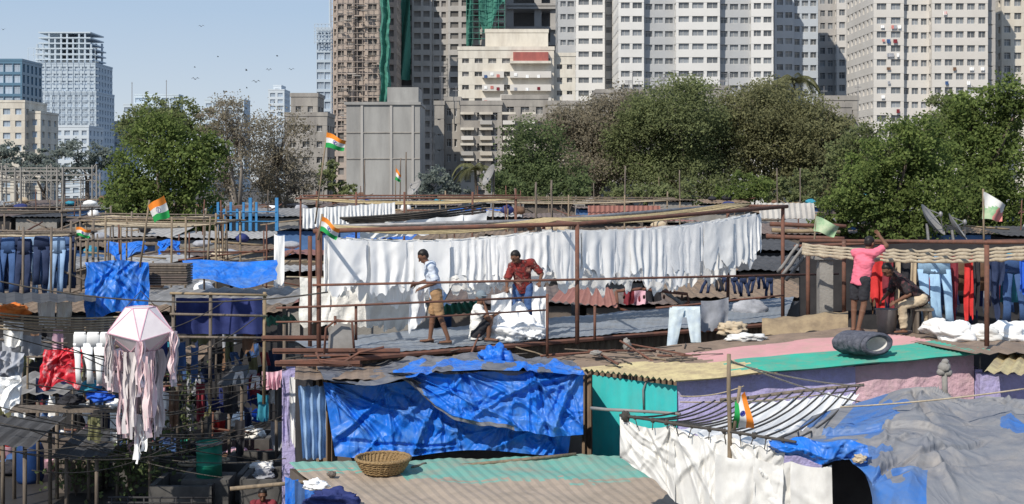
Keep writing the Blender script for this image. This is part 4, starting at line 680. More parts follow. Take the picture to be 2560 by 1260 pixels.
# rolled mattress on roof
c=W(2155,864,22.3); mb=MB()
d=V((.5,-.85,.04)).normalized(); sd=V((-d.y,d.x,0)).normalized()
def mat_fn(u,v):
    th=u*2*pi; r=1+.06*sin(v*34)*(.6+.4*sin(th*3))+.08*mn.noise(V((cos(th)*2,sin(th)*2,v*4))); return c+d*(v-.5)*.68+sd*cos(th)*.38*r+V((0,0,sin(th)*.2*r+.05))
mb.sheet(mat_fn,40,30)
mb.sheet(lambda u,v:c+d*(.34+.05*sin(v*pi))+sd*cos(u*2*pi)*(.38-.13*v)+V((0,0,sin(u*2*pi)*(.2-.08*v)+.05)),40,6); mb.cm=1
mb.sheet(lambda u,v:c+d*(.34-.5*v)+sd*cos(u*2*pi)*(.25-.03*v)+V((0,0,sin(u*2*pi)*(.12-.01*v)+.05)),40,6)
obj('rolled_mattress',mb,['mattress','dingy_cloth'],None,True,'rolled dark grey quilted mattress lying on the green roof','mattress')
# right clothes rail
t=thing('clothes_rack','rusty frame with thick ropes over clothes at right','drying rack',W(2300,840,25))
for px,y0,y1,Y in((2467,865,612,22.3),(2110,790,600,26.5),(2020,800,620,27),(2590,830,600,25)): obj('post',MB().tube([W(px,y0,Y),W(px,y1,Y)],.045,8),'rust',t,True)
obj('top_beam',MB().tube([W(2000,602,27),W(2250,603,26),W(2470,606,22.3),W(2600,605,22)],.036,8),'rust',t,True)
obj('top_beam',MB().tube([W(1985,616,27.5),W(2270,604,27.5),W(2600,602,27)],.036,8),'rust',t,True)
for i in range(4):
    pts=sagline(W(2005,612+7*i,26.5-.5*i),W(2600,615+9*i,25-.6*i),.12,40,.012); obj('rope',MB().tube(pts,[.035+.012*sin(k*2.1) for k in range(41)],7),'pale_rope',t,True)
ml=['black_cloth','red_cloth','maroon','black_cloth','khaki','black_cloth','denim_sky','black_cloth','denim_sky','maroon','denim','maroon','brown_cloth','red_cloth','black_cloth','brown_cloth','denim_dark','denim_dark','teal_cloth','denim','royal','royal']
for i in range(48):
    j=i if i<22 else R.randint(0,21); px=2178+j*19+R.uniform(-7,7) if i<22 else 2185+(i-22)*16; Y=(26.3-.3*(i%3)-.02*i) if i<22 else 27.0+.2*(i%4); m=ml[j] if i<22 else R.choice(['black_cloth','maroon','denim_dark','brown_cloth','red_cloth','navy','khaki','olive_cloth','grey_cloth','denim'])
    if m=='denim_sky': px+=24; Y=25.2
    p=W(px,632+R.uniform(-6,10),Y); l='%s garment hanging on the crowded right rail'%m.replace('_cloth','').replace('_',' ')
    if m in('denim_sky','denim') : trousers(l.replace('garment','trousers'),p,(1,.05*R.uniform(-2,2),0),R.uniform(1.3,1.5) if m=='denim_sky' else R.uniform(1.0,1.45),m,'trousers on the right rail',.2 if m=='denim_sky' else .2)
    elif i%3: cloth(l,p-V((R.uniform(.07,.14),0,0)),p+V((R.uniform(.07,.14),.02,0)),R.uniform(.6,1.4),m,folds=1.3,amp=.04,group='clothes on the right rail',nu=14,nv=10,rag=.45,drop2=R.uniform(.6,1.4))
    else: shirt(l.replace('garment','shirt'),p,(1,.2*R.uniform(-1,1),0),R.uniform(.7,1.1),m,'shirts on the right rail',R.uniform(.15,.21))
obj('partition',MB().bb(WX(2000,29),WX(2700,29),29,29.1,0,5.6),'dark_wall',None,False,'dark wall of the washing shed behind the hanging clothes','wall')
obj('metal_sheet',MB().corr(W(1995,650,29.2),W(2700,640,29.2),W(2700,610,32),W(1995,620,32),.3,.03),'dark_sheet',None,False,'dark sheet roof behind the right clothes rail','metal sheet')
t=thing('concrete_pillar','square concrete pillar with wide cap left of pink-shirt man','pillar',W(2062,785,26.8)); p=W(2062,785,26.8)
obj('shaft',MB().bb(p.x-.14,p.x+.14,p.y-.14,p.y+.14,p.z-.4,p.z+1.15),'concrete',t); obj('capital',MB().bb(p.x-.25,p.x+.25,p.y-.2,p.y+.2,p.z+1.15,p.z+1.24),'concrete',t)
for i,(x0,y0,x1,y1) in enumerate([(1955,690,2010,615),(1945,680,1995,612),(1965,700,2022,628)]): pole('slanting grey plank leaning at the frame right end',W(x0,y0,27.6+.2*i),W(x1,y1,27.2+.2*i),.04,'grey_sheet',group='slanting planks at the frame end',name='plank',cat='plank')
for i,(px,py,r) in enumerate([(2385,832,.3),(2450,835,.28),(2520,838,.34),(2340,818,.22),(2560,830,.3)]): bundle('white sack of laundry at the foot of the right rail',W(px,py,23.7+.1*i),(r*1.2,r,r*.65),'dingy_cloth' if i%2 else 'white_cloth',group='white laundry sacks at right',k=.4,f=1.6,name='sack',cat='sack')
obj('metal_sheet',MB().corr(W(2440,885,21.5),W(2700,880,21.5),W(2700,830,25.5),W(2100,820,26.2),.3,.02),'dirt_roof',None,False,'dirty flat roof sheet under the white sacks at right','metal sheet')
obj('metal_sheet',MB().corr(W(2460,930,20.6),W(2640,940,20),W(2640,885,22),W(2500,880,22.2),.2,.03),'yellow_roof',None,False,'yellow corrugated sheet at the right edge below sacks','metal sheet')
obj('partition',MB().bb(WX(2450,21.9),WX(2700,21.9),21.9,22.1,0,WZ(935,21.9)),'purple_wall',None,False,'purple wall piece at the right edge','wall')
def dish(label,c,r,nrm,zb):
    c=V(c); n=V(nrm).normalized(); a=n.orthogonal().normalized(); b=n.cross(a); t=thing('satellite_dish',label,'satellite dish',(c.x,c.y,zb))
    obj('reflector',MB().sheet(lambda u,v:c+(a*cos(u*2*pi)+b*sin(u*2*pi))*r*v+n*(.28*r*v*v),28,6),'dish',t,True)
    f=c+n*r*.75; mb=MB()
    for k in range(3): mb.tube([c+(a*cos(k*2.09)+b*sin(k*2.09))*r*.9+n*.22*r,f],.012,4)
    mb.ell(f,(.05,.05,.07),8,6); obj('feed',mb,'steel',t); obj('mount',MB().tube([V((c.x,c.y,zb)),c-n*.05],.035,6),'steel',t)
dish('larger grey satellite dish above the right clothes rail',W(2322,556,30),.44,(.72,-.4,.6),WZ(610,30)); dish('smaller satellite dish right of the larger one',W(2385,572,30),.38,(.78,-.3,.55),WZ(612,30))
dish('round satellite dish under the stained low-rise',W(1228,440,55),.5,(-.8,-.3,.4),WZ(520,55)); dish('small dish on the roofs below the concrete block',W(1040,472,55),.4,(-.6,-.4,.5),WZ(520,55))
# ---- blue tarp shack
t=thing('tarp_shack','shack draped with a big blue tarpaulin under the platform','shack',(-.9,22.3,0))
obj('wall',MB().bb(WX(830,21.75),WX(1455,21.75),21.75,23.3,0,3.5),'mud_wall',t)
obj('roof',MB().corr(W(735,948,21.2),W(1470,938,21.2),W(1440,908,23.4),W(740,915,23.4),.2,.008,wob=.05,nv=12),'dirt_roof',t)
f1=foldset(3,[(.1,.05,6,10,80),(1.0,.1,6,25,150),(2.0,.1,7,30,150),(3.2,.1,6,40,160),(4.0,.6,5,100,175),(2.2,1.25,4,170,200)],40,4.2,1.3,.03,.075); f2=foldset(8,[(.1,.05,7,5,70),(1.2,.05,7,20,150),(2.3,.05,7,40,150),(2.9,.05,7,95,170)],34,3.1,1.0,.03,.075)
def tp(u,v,tx,bx,ty,by,Y,f,amp,wm,hm):
    px=(tx[0]+(tx[1]-tx[0])*u)*(1-v)+(bx[0]+(bx[1]-bx[0])*u)*v; py=ty(u)+(by(u)-ty(u))*v
    return W(px,py,Y-amp*f(u*wm,v*hm)-.05*mn.noise(V((u*wm,v*hm,amp)))-.03*sin(u*34+v*5+2*mn.noise(V((u*5,v*2,amp))))*max(0,.6-v)-.18*sin(v*pi*.6)*v)
obj('tarpaulin',MB().sheet(lambda u,v:tp(u,v,(808,1445),(838,1420),lambda u:955-14*u+10*sin(u*9),lambda u:1140+9*sin(u*8)-10*u,21.5,f1,1.3,4.2,1.3),240,90),'blue_tarp',t,True,label='blue tarpaulin hanging straight to the teal roof')
def lo(u): return 955+128*(1-(1-u)**4)+7*sin(u*9)+5*mn.noise(V((u*14,0,2)))
top2=lambda u:932-6*u
def m2f(u,v): return 1 if (v<.05+.12*mn.noise(V((u*7,1,4)))-.05*u) or (u<.12+.12*mn.noise(V((v*5,2,2)))) or (v>.93 and u<.6) else 0
obj('tarpaulin',MB().sheet(lambda u,v:tp(u,v,(965,1458),(1030,1458),top2,lo,21.14,f2,1.3,3.1,1.0),200,70,m2f),['blue_tarp','dark_tarp'],t,True,label='upper blue tarpaulin with grey edges swagged across the right half')
def cov(u,v):
    px=812+650*u-30*v; py=944+8*sin(u*8)-10*u-31*v+(24*max(0,sin(u*6.5+.6))*(1-v)**2)*(1-u); Y=20.9+2.3*v
    return W(px,py,Y)+V((0,0,.03+.08*max(0,crease(u*4,v*2.2,5))*(.3+.7*v)+.6*f2(u*3,v*.9)))
def cvm(u,v): return 0 if (u<.3+.15*mn.noise(V((v*4,u*9,1))) or mn.noise(V((u*10,v*3,6)))>.22 or v>.62+.3*mn.noise(V((u*9,1,1)))) else 1
obj('cover',MB().sheet(cov,150,40,cvm),['dark_tarp','blue_tarp'],t,True,label='dusty grey and blue cover over the front eave')
obj('side_curtain',MB().sheet(lambda u,v:W(745+70*u+12*v*(1-u),965+182*v,21.5)+V((0,.07*sin(u*22)+.05*mn.noise(V((u*5,v*5,2))),0)),30,14),'denim_light',t,True)
bundle('crumpled blue tarpaulin bundle on the roof edge',W(1240,893,22.3),(.25,.2,.19),'blue_tarp',k=.6); bundle('flat blue tarpaulin scrap left of the blue bundle',W(1205,910,22.0),(.22,.15,.06),'blue_tarp',k=.5)
bundle('stone-grey lump standing on the roof edge',W(1567,862,24.2),(.07,.07,.12),'concrete',cat='stone'); bundle('small grey stone lump near the roof edge',W(1490,882,23.6),(.1,.08,.05),'concrete',cat='stone')
for i in range(26):
    px=R.uniform(780,1700); py=R.uniform(880,908); Y=24.1-(py-880)*.03; a=W(px,py-8,Y); d=V((R.uniform(-1,1),R.uniform(-.3,.3),R.uniform(-.03,.06))).normalized()*R.uniform(.2,.9)
    pole('loose stick lying on the cluttered roof below the platform',a-d,a+d,R.uniform(.01,.024),R.choice(['old_wood','rust','bamboo','dark_rope']),'stick','stick','loose sticks below the platform')
for i in range(22):
    u=R.uniform(0.4,.95); v=R.uniform(.05,.45); a=qF.lerp(qL,u).lerp(qR.lerp(qB,u),v)+V((0,0,.05)); d=V((R.uniform(-1,1),R.uniform(-.4,.4),0.02)).normalized()*R.uniform(.08,.35)
    pole('thin twig scattered on the dirty left part of the pink roof',a-d,a+d,R.uniform(.008,.014),R.choice(['old_wood','dark_rope']),'twig','twig','twigs on the pink roof')
for i,(pts,Y) in enumerate([([(700,903),(800,900),(860,905),(900,880),(960,868)],22.2),([(790,880),(800,905),(880,915)],22.0),([(810,890),(815,820),(840,800),(880,805),(885,870)],22.6),([(760,890),(870,888),(905,915)],22.3)]):
    obj('bent_pipe',MB().tube([W(x,y,Y) for x,y in pts],.022,7),'rust',None,True,['long bent rusty pipe by the left of platform','short hooked rusty pipe under the platform','arched rusty pipe at the platform left corner','rusty pipe bent down beside the blue tarpaulin'][i],'pipe')
for i,(x0,y0,x1,y1,Y) in enumerate([(655,842,880,838,23.5),(682,874,1000,868,22.7),(688,905,900,900,22.2)]):
    a=W(x0,y0,Y);b=W(x1,y1,Y); obj('steel_beam',MB().bb(a.x,b.x,Y-.05,Y+.05,a.z-.03,a.z+.02).bb(a.x,b.x,Y-.02,Y+.02,a.z-.07,a.z-.03),'rust',None,False,'%s rusty beam jutting left from the platform'%['upper','middle','lowest'][i],'beam')
mb=MB(); mb.sheet(lambda u,v:W(820+65*(.5-.5*cos(u*pi)),880-72*sin(u*pi)**.5,22.75+.3*v),14,2); mb.add([W(820+65*(.5-.5*cos(k/14*pi)),880-72*sin(k/14*pi)**.5,22.74) for k in range(15)],[list(range(15))]); obj('metal_hood',mb,'grey_sheet',None,False,'grey arched metal hood at the platform left corner','metal hood')
# ---- foreground teal roof + basket
zr=2.4
t=thing('shed','shed with faded teal and tan board roof in the foreground','shed',(-.6,19.6,0))
fa,fb,fc,fd=G(870,1275,zr),G(1810,1275,zr),G(1630,1135,zr+.05),G(722,1158,zr+.03)
def rm2(u,v): k=.14*mn.noise(V((u*5,v*30,3)))+.06*mn.noise(V((u*60,v*6,3))); return 0 if v>.68+k-(.1 if u>.25 else -.12)-.1*u else 1
obj('roof',MB().corr(fa,fb,fc,fd,.16,.006,mf=rm2,nv=36,wob=.05),['teal_roof','peach_roof'],t)
obj('wall',MB().add([V((q.x,q.y+.1,0)) for q in(fa,fb,fc,fd)]+[V((q.x,q.y+.1,zr-.08)) for q in(fa,fb,fc,fd)],[(0,1,5,4),(1,2,6,5),(2,3,7,6),(3,0,4,7)]),'mud_wall',t)
pole('long bamboo pole lying across the back of teal roof',W(575,1222,19.6),W(1440,1135,21.0),.03,'bamboo')
bc=G(958,1186,zr+.02); t=thing('wicker_basket','shallow woven wicker basket on the teal roof','basket',bc)
pr=[(.001,.01),(.24,.01),(.3,.05),(.37,.14),(.42,.25),(.4,.25),(.35,.15),(.28,.07),(.001,.04)]
mb=MB(); n=72; mb.lathe(bc,pr,n)
for i,v in enumerate(mb.v):
    r=V((v.x-bc.x,v.y-bc.y,0)); row=i//n
    if 1<row<7: v+= r.normalized()*.012*(1 if (i%n+row)%2 else -1)
obj('bowl',mb,'wicker',t)
for k,z in enumerate((.06,.1,.14,.18,.22)): rr_=.31+.025*k+.006; obj('weave_band',MB().tube([bc+V((rr_*cos(a*2*pi/48),rr_*sin(a*2*pi/48),z+.006*(1 if a%2 else -1))) for a in range(49)],.011,5),'wicker',t,True)
obj('rim',MB().tube([bc+V((.42*cos(a*2*pi/40),.42*sin(a*2*pi/40),.255+.008*(a%2))) for a in range(41)],.028,7),'wicker',t,True)
bundle('small brown stone on the foreground roof left of basket',G(829,1190,zr+.04)+V((0,0,.03)),(.07,.06,.045),'mud_wall',cat='stone',name='stone')
pole('short brown stick lying right of the basket',G(1030,1168,zr+.05),G(1065,1158,zr+.05),.02,'old_wood')
for i in range(4): cloth('blue tarpaulin strip hanging at the left of foreground roof',W(715+i*24,1190+i*9,19.6-.25*i),W(745+i*26,1198+i*12,19.5-.25*i),1.2,'blue_tarp' if i%2==0 else 'denim',folds=1.5,amp=.06,group='blue strips left of foreground roof',name='tarpaulin_strip',cat='tarpaulin')
bundle('navy cloth heap at the bottom edge by foreground roof',W(830,1250,18.0),(.35,.25,.14),'navy',k=.6); bundle('white cloth scrap beside the navy heap',W(790,1212,18.8),(.16,.12,.07),'white_cloth',k=.6)
# ---- foreground right drying frame with white sheets and grey tarp
a=W(1550,1038,17.4); b=W(1990,1105,15.4)
pole('dark knotted pole carrying the white sheets in right foreground',a,b,.02,'dark_rope'); pole('upright wooden pole in the right foreground',W(1826,1340,16.1),W(1822,885,16.1),.03,'bamboo')
pole('grey pole crossing behind the foreground ropes',W(1478,1020,20.5),W(1700,1035,19),.025,'grey_sheet'); pole('back pole of the foreground rope frame',W(1800,1000,20.2),W(2160,962,20.2),.028,'old_wood')
bk0=lambda f:W(1760+390*f,1004-42*f,20.2)
for i in range(15):
    f=i/14; cable('dark twisted rope of the right foreground frame',a.lerp(b,f*.95+.02),bk0(f),.08+.06*R.random(),.014,'dark_rope','dark ropes of the foreground frame','rope','rope')
for i,(x0,y0,x1,y1,Y0,Y1) in enumerate([(1825,900,2180,1010,16.2,19.5),(1825,905,2160,965,16.2,20),(1822,1000,2010,985,16.2,20.2),(1700,990,1860,965,20.6,20.6),(1700,1005,2140,975,20.5,20.3)]): cable(['rope slanting from pole top to grey tarpaulin','upper rope from the pole top','short rope low on the foreground pole','rope along the purple wall left end','rope along the purple wall'][i],W(x0,y0,Y0),W(x1,y1,Y1),.06,.011,'pale_rope',name='rope',cat='rope')
for f in np.linspace(.02,.95,12):
    p=a.lerp(b,float(f)+R.uniform(-.02,.02)); sz=R.uniform(.5,.8)*(1.9 if f<.06 else 1); obj('rope_knot',MB().ell(p,(.05*sz,.045*sz,.055*sz),9,6,fn=lambda d:1+.5*mn.noise(d*3+p)).tube([p,p+V((R.uniform(-.06,.06),-.05,-R.uniform(.06,.16)))],.008,4),'dark_rope',None,True,'dark rope knot tied on the foreground pole','knot','knots on the foreground pole')
for i in range(3):
    p0=a.lerp(b,i/3*.92)+V((0,.04,-.02)); p1=a.lerp(b,(i+1)/3*.92+.03)+V((0,.04,-.02)); fq=foldset(30+i,[(.02,.02,5,20,85),(.55,.02,5,45,135),(1.05,.02,5,95,160)],10,1.1,1.2,.02,.045)
    def shf(u,v):
        s=(i+u)/3; p=p0.lerp(p1,u); dd=.58+1.35*s+.06*mn.noise(V((u*5,i,1))); k=fq(u*1.05,v*dd)+.05*mn.noise(V((u*2,v*2,i*3)))*v; return p+V((.1*v*sin(u*3+i),-k-.012*sin(u*26+i*2)*(1-v),-dd*v-.1*sin(u*pi)*(1-v)))
    obj('hanging_cloth',MB().sheet(shf,80,60),'dingy_cloth',None,True,'dingy white sheet hung from the dark knotted foreground pole','cloth','white sheets in the foreground')
a3,b3=W(1790,1130,15.95),W(2075,1160,15.4)
for i in range(3): cloth('lower white sheet hanging beside the grey tarpaulin',a3.lerp(b3,i/3),a3.lerp(b3,(i+1)/3+.02),.9,'dingy_cloth',folds=1.5,amp=.025,sag=.06,group='lower white sheets by the grey tarpaulin',nu=30,nv=20,swag=.8,cr_=.05)
obj('draped_sheet',MB().sheet(lambda u,v:a.lerp(b,.3+.68*u).lerp(bk0(.3+.7*u),v)+V((0,0,-.14-.12*sin(v*pi)+.05*sin(u*60+v*3)*(.4+.6*sin(v*pi))+.06*crease(u*2,v*2,2))),110,36),'white_cloth',None,True,'bunched white sheets lying under the dark foreground ropes','cloth')
rows=[[W(2030,1040,18.4),W(2190,988,18.7),W(2290,970,18.4),W(2410,1000,18.5),W(2500,988,18.3),W(2720,985,18.3)],
 [W(1985,1072,17.2),W(2140,1046,17.3),W(2300,1030,17.0),W(2425,1050,17.2),W(2560,1040,17.0),W(2740,1045,17.0)],
 [W(1930,1100,15.9),W(2090,1105,15.9),W(2300,1098,15.7),W(2450,1115,15.9),W(2600,1108,15.7),W(2760,1112,15.7)],
 [W(2080,1140,15.3),W(2160,1160,15.1),W(2290,1170,14.9),W(2450,1186,15.0),W(2600,1180,14.9),W(2770,1186,14.9)],
 [W(2160,1185,15.0),W(2200,1230,14.6),W(2290,1250,14.3),W(2450,1262,14.3),W(2620,1262,14.2),W(2790,1268,14.2)],
 [W(2190,1300,14.6),W(2220,1330,14.3),W(2300,1345,13.8),W(2460,1350,13.7),W(2630,1350,13.6),W(2800,1355,13.6)]]
fs=smat(rows)
ft=foldset(51,[(W(2290,970,18.4).x,18.3,10,-165,-15),(W(2500,988,18.3).x,18.2,9,-165,-30),(W(1990,1080,17).x,16.8,7,-70,20),(W(2310,1098,15.7).x,15.8,8,-180,0),(W(2200,1230,14.7).x,14.8,6,10,90)],0,8.5,1.0,.03,.07)
fq2=foldset(77,[],46,5.0,5.0,.015,.035)
def gt(u,v):
    p=fs(u,v); k=.9*ft(p.x,p.y)+fq2(p.x-4,p.y-13.5)
    sag=-.08*max(0,sin(v*pi*2.2+u*1.3))*max(0,sin(u*pi*2.6+.4))
    return p+V((0,-k*.6,k+sag+.03*mn.noise(V((p.x*1.3,p.y*1.3,3)))))
def gm(u,v):
    e=.14*mn.noise(V((v*7,u*5,1)))+.06*mn.noise(V((v*22,u*20,4)))
    return 1 if (mn.noise(V((u*6,v*4,3)))+e>.4 or (u<.24+e and v>.34) or (v>.66+e*2 and u<.44) or (.14<u<.25+e and v<.34+e)) else 0
obj('tarpaulin',MB().sheet(gt,260,210,gm),['grey_tarp','grey_blue_tarp'],None,True,'large dusty grey tarpaulin tented over the right foreground','tarpaulin')
obj('tarpaulin',MB().sheet(lambda u,v:W(1918+245*u,1095+8*u+(20+34*sin(min(1,u*1.3)*pi*.7))*v+6*sin(u*14),15.7-.5*u)+V((0,-.1*sin(v*pi)-.12*crease(u*3,v,2),0)),70,14),'blue_tarp',None,True,'bunched blue tarpaulin edge under the grey tarpaulin','tarpaulin')
bundle('knotted pale rag at the corner of the blue tarpaulin edge',W(2150,1147,15.0),(.07,.05,.045),'khaki',k=.6)
cable('rope lying over the grey tarpaulin',W(2100,1040,17.2)+V((0,0,.12)),W(2560,1010,16.8)+V((0,0,.2)),.03,.012,'pale_rope',name='rope',cat='rope')
obj('partition',MB().bb(WX(2060,16.4),WX(2200,16.4),16.4,16.5,1,3.4),'dark_wall',None,False,'dark panel for the shade under the corner of the grey tarpaulin','partition')  # opaque dark panel painted for the shade below the tarpaulin
t=thing('lumpy_post','short post topped with lumps above the grey tarpaulin','post',W(2363,1000,20)); obj('shaft',MB().tube([W(2363,1010,20),W(2361,930,20)],.045,7),'concrete',t,True)
for dx,dy,r in((0,-12,.1),(-8,0,.07),(9,2,.07),(2,-25,.06),(0,62,.09)): obj('lump',MB().ell(W(2361+dx,930+dy,20),(r,r,r*.9),10,8,fn=lambda d:1+.2*mn.noise(d*4)),'concrete',t,True)
# ---- flags
def flag(label,Y,tl,tr,br,bl,p0,p1,cols=('saffron','flag_white','flag_green'),chakra=True,wave=.06,pm='bamboo',pr_=.022,mf=None):
    A,B,C_,D=[W(x,y,Y) for x,y in(tl,tr,br,bl)]; t=thing('flag',label,'flag',W(*p0,Y)); L=(B-A).length
    def fn(u,v): p=A.lerp(B,u).lerp(D.lerp(C_,u),v); return p+V((0,wave*sin(u*7+v*2)*(.2+u),.02*sin(u*6)))
    obj('pole',MB().tube([W(*p0,Y+.03),W(*p1,Y+.03)],pr_,6),pm,t,True)
    obj('banner',MB().sheet(fn,24,12,mf or (lambda u,v:0 if v<1/3 else(1 if v<2/3 else 2))),list(cols),t,True)
    if chakra:
        r=.145; asp=(D-A).length/L; mb=MB(); mb.tube([fn(.5+r*asp*cos(k*pi/12),.5+r*sin(k*pi/12)) for k in range(25)],.006*L/.5,4)
        for k in range(12): mb.tube([fn(.5+q*r*asp*cos(k*pi/12),.5+q*r*sin(k*pi/12)) for q in(-1,0,1)],.003*L/.5,3)
        obj('wheel_emblem',mb,'chakra',t)
    return t
flag('Indian flag flying highest on a tall bamboo pole',32,(817,331),(864,351),(859,377),(812,369),(788,560),(818,326)); flag('Indian flag tilted on a pole over the left racks',25,(370,514),(408,488),(424,541),(386,557),(350,668),(374,500))
flag('Indian flag hanging at the left corner of the long frame',22.7,(806,541),(849,573),(840,600),(799,577),(795,600),(806,535)); flag('small Indian flag drooping on the far left rack',30,(190,568),(226,574),(222,595),(192,590),(186,680),(190,560),wave=.04)
flag('Indian flag draped from the right foreground pole',16.05,(1862,979),(1888,1072),(1830,1073),(1838,1005),(1835,1075),(1850,965),wave=.09); flag('tiny distant flag in front of the concrete block',60,(990,420),(1003,438),(1000,455),(987,450),(988,520),(990,412),chakra=False)
flag('faded green and white banner right of the long frame',30,(2040,540),(2100,566),(2086,593),(2034,578),(2034,640),(2040,535),('faded_green','faded_green','faded_green'),False)
flag('faded white flag with red and green patches before the right trees',27,(2459,479),(2517,512),(2508,553),(2456,548),(2460,640),(2458,472),('flag_white','faded_red','faded_green'),False,.1,mf=lambda u,v:(1 if v>.38+.1*sin(u*9) else 0) if u>.52+.1*sin(v*5) else (2 if v>.45+.1*sin(u*8) else 0))
# ---- birds
for i,(px,py) in enumerate([(503,66),(545,142),(488,198),(617,220),(672,175),(616,176),(728,174),(693,140),(8,74),(487,168),(640,205),(560,230)]):
    c=W(px,py,130); s=R.uniform(.3,.45); a=R.uniform(-.5,.5); mb=MB().ell(c,(.28*s,.1*s,.09*s),8,6)
    for sg in(-1,1): mb.add([c+V((.12*s,0,.05*s)),c+V((-.12*s,0,.05*s)),c+V((-.2*s,sg*.4*s,.25*s+a*.2)),c+V((0,sg*1.0*s,.1*s+a*s*.5)),c+V((.05*s,sg*.5*s,.25*s))],[(0,1,2,4),(4,2,3)]) if i%2 else mb.add([c+V((sg*.06*s,-.12*s,.03*s)),c+V((sg*.06*s,.12*s,.03*s)),c+V((sg*.5*s,.15*s,.25*s+a*.2)),c+V((sg*1.1*s,.05*s,.1*s)),c+V((sg*.5*s,-.1*s,.28*s))],[(0,1,2,4),(4,2,3)])
    mb.add([c+V((-.2*s,0,0)),c+V((-.45*s,.1*s,.02)),c+V((-.45*s,-.1*s,.02))],[(0,1,2)])
    obj('bird',mb,'bird',None,False,'small dark bird flying in the open sky at left','bird','birds in the sky')
# ---- left side
rack('left edge rack hung with blue jeans',-60,178,588,30,1.6,3.4,4,'pale_rope','old_wood',.05,(60,130))
for i in range(15):
    px=-22+i*14; trousers('blue jeans hanging on the left edge rack',W(px,592+R.uniform(-3,5),30.1+.35*(i%3)),(1,.25*R.uniform(-1,1),0),R.uniform(1.15,1.4),['denim','denim_dark','denim_light','denim','denim_dark'][i%5],'jeans on the left rack',.17)
rack('bamboo rack with a thick bundle of ropes at left',215,540,560,34,3,3.4,12,'pale_rope','bamboo',.1,(265,430,465)); rack('upper far rack of bamboo poles at left',200,510,545,39,3,3.6,10,'pale_rope','old_wood',.06,(330,))
rack('wire rack of thin poles at far left edge',-80,155,530,42,3,3.5,6,'dark_rope','old_wood',.05)
for i in range(18):
    px=R.uniform(-20,720); y0=R.uniform(560,640); Y=R.uniform(31,44); pole('upright thin pole in the left rack thicket',W(px,y0+R.uniform(60,110),Y),W(px+R.uniform(-8,8),y0-R.uniform(10,70),Y),.026,R.choice(['bamboo','old_wood','rust']),group='pole thicket at left')
    pole('level thin pole in the left rack thicket',W(px-R.uniform(60,160),y0+R.uniform(10,130),Y-1),W(px+R.uniform(60,160),y0+R.uniform(10,130),Y-1),.026,R.choice(['bamboo','old_wood','rust','old_wood']),group='level poles at left')
def tarp(label,x0,x1,y0,y1,Y,m='blue_tarp',amp=1.3,skew=0,bul=0,name='tarpaulin',cat='tarpaulin'):
    sd=R.random()*40; wm=(x1-x0)*Y/F; hm=(y1-y0)*Y/F; f=foldset(int(sd*10),[(.05,.03,5,15,85),(wm*.5,.03,6,35,145),(wm*.95,.03,5,95,165)],int(8+10*wm*hm),wm,hm,.02,.05)
    return obj(name,MB().sheet(lambda u,v:W(x0+(x1-x0)*u+skew*v+9*mn.noise(V((v*3,sd,u))),y0+(y1-y0)*v+9*sin(u*7+sd)*(.3+v),Y-bul*v)+V((0,-amp*f(u*wm,v*hm)-.06*mn.noise(V((u*wm*1.5,v*hm*1.5,sd)))-.015*sin(u*26+v*2+sd),0)),90,54),m,None,True,label,cat)
tarp('blue tarpaulin hanging square below the tilted flag',213,373,653,790,26); tarp('long blue tarpaulin sloping over a shack at left',455,692,652,708,29.5,bul=1.0); tarp('far blue tarpaulin patch on the roofs at left',265,365,605,640,38,bul=.7); tarp('second far blue tarpaulin patch beside the thin poles',395,450,600,625,39,bul=.5)
for i in range(9): a=W(375,662+i*6,26.6); b=W(470,660+i*6,26.4); obj('plank',MB().box((a+b)/2,((b-a).length,.5,.035),rz=R.uniform(-.05,.05)),R.choice(['old_wood','brown_roof','mud_wall']),None,False,'brown board in the stack right of the hanging blue tarpaulin','board','stacked brown boards')
shack('open shelter with grey board roof behind the lantern',WX(360,27.5),WX(720,27.5),27.5,30,4.35,4.45,'grey_sheet','dark_wall',open_=True)
t=thing('timber_shelter','weathered timber shed frame left of the platform','shed',W(545,860,26)); 
for px in (432,525,660): obj('post',MB().tube([W(px,1010,26),W(px+2,730,26)],.036,7),'yellow_wood' if px==660 else 'old_wood',t,True)
for y0,y1 in((733,738),(785,790),(842,845)): obj('beam',MB().tube([W(425,y0,25.93),W(668,y1,25.93)],.026,7),'yellow_wood' if y0<740 else 'old_wood',t,True)
obj('back_curtain',MB().sheet(lambda u,v:W(440+215*u,745+90*v,27)+V((0,.06*sin(u*26),0)),40,6),'navy',t,True)
cloth('white strip of cloth hanging at left of the long frame',W(685,585,30),W(711,588,30),1.2,'white_cloth',folds=1,amp=.04)
obj('metal_sheet',MB().corr(W(-60,760,23.5),W(240,752,24),W(240,735,26.5),W(-60,730,26.5),.3,.02),'dark_sheet',None,False,'black sheet roof at the left edge','metal sheet')
bundle('orange tied bundle at left edge under the jeans',W(30,776,26.8),(.3,.25,.15),'orange_cloth',k=.5)
for i,(px,py,m,w_,h) in enumerate([(95,745,'white_cloth',45,.55),(140,750,'cream_cloth',40,.5),(10,800,'white_cloth',50,.5),(55,835,'grey_cloth',50,.4)]): cloth('%s garment drying low at the left edge'%['white','cream','second white','grey'][i],W(px,py,25.5),W(px+w_,py+2,25.5),h,m,folds=2,amp=.05)
for i in range(6): cable('thick pale rope strung at left behind the lantern',W(-40,778+i*8,24+.2*i),W(330,790+i*6,25+.2*i),.08,.02,'pale_rope','thick ropes behind the lantern','rope','rope')
for i in range(3): trousers('white trousers hanging on a line left of the lantern',W(200+33*i,830,23.5),(1,.05,0),.95,'white_cloth','white trousers by the lantern',.12)
cable('line carrying the white trousers',W(20,822,23.5),W(330,832,23.5),.05,.01)
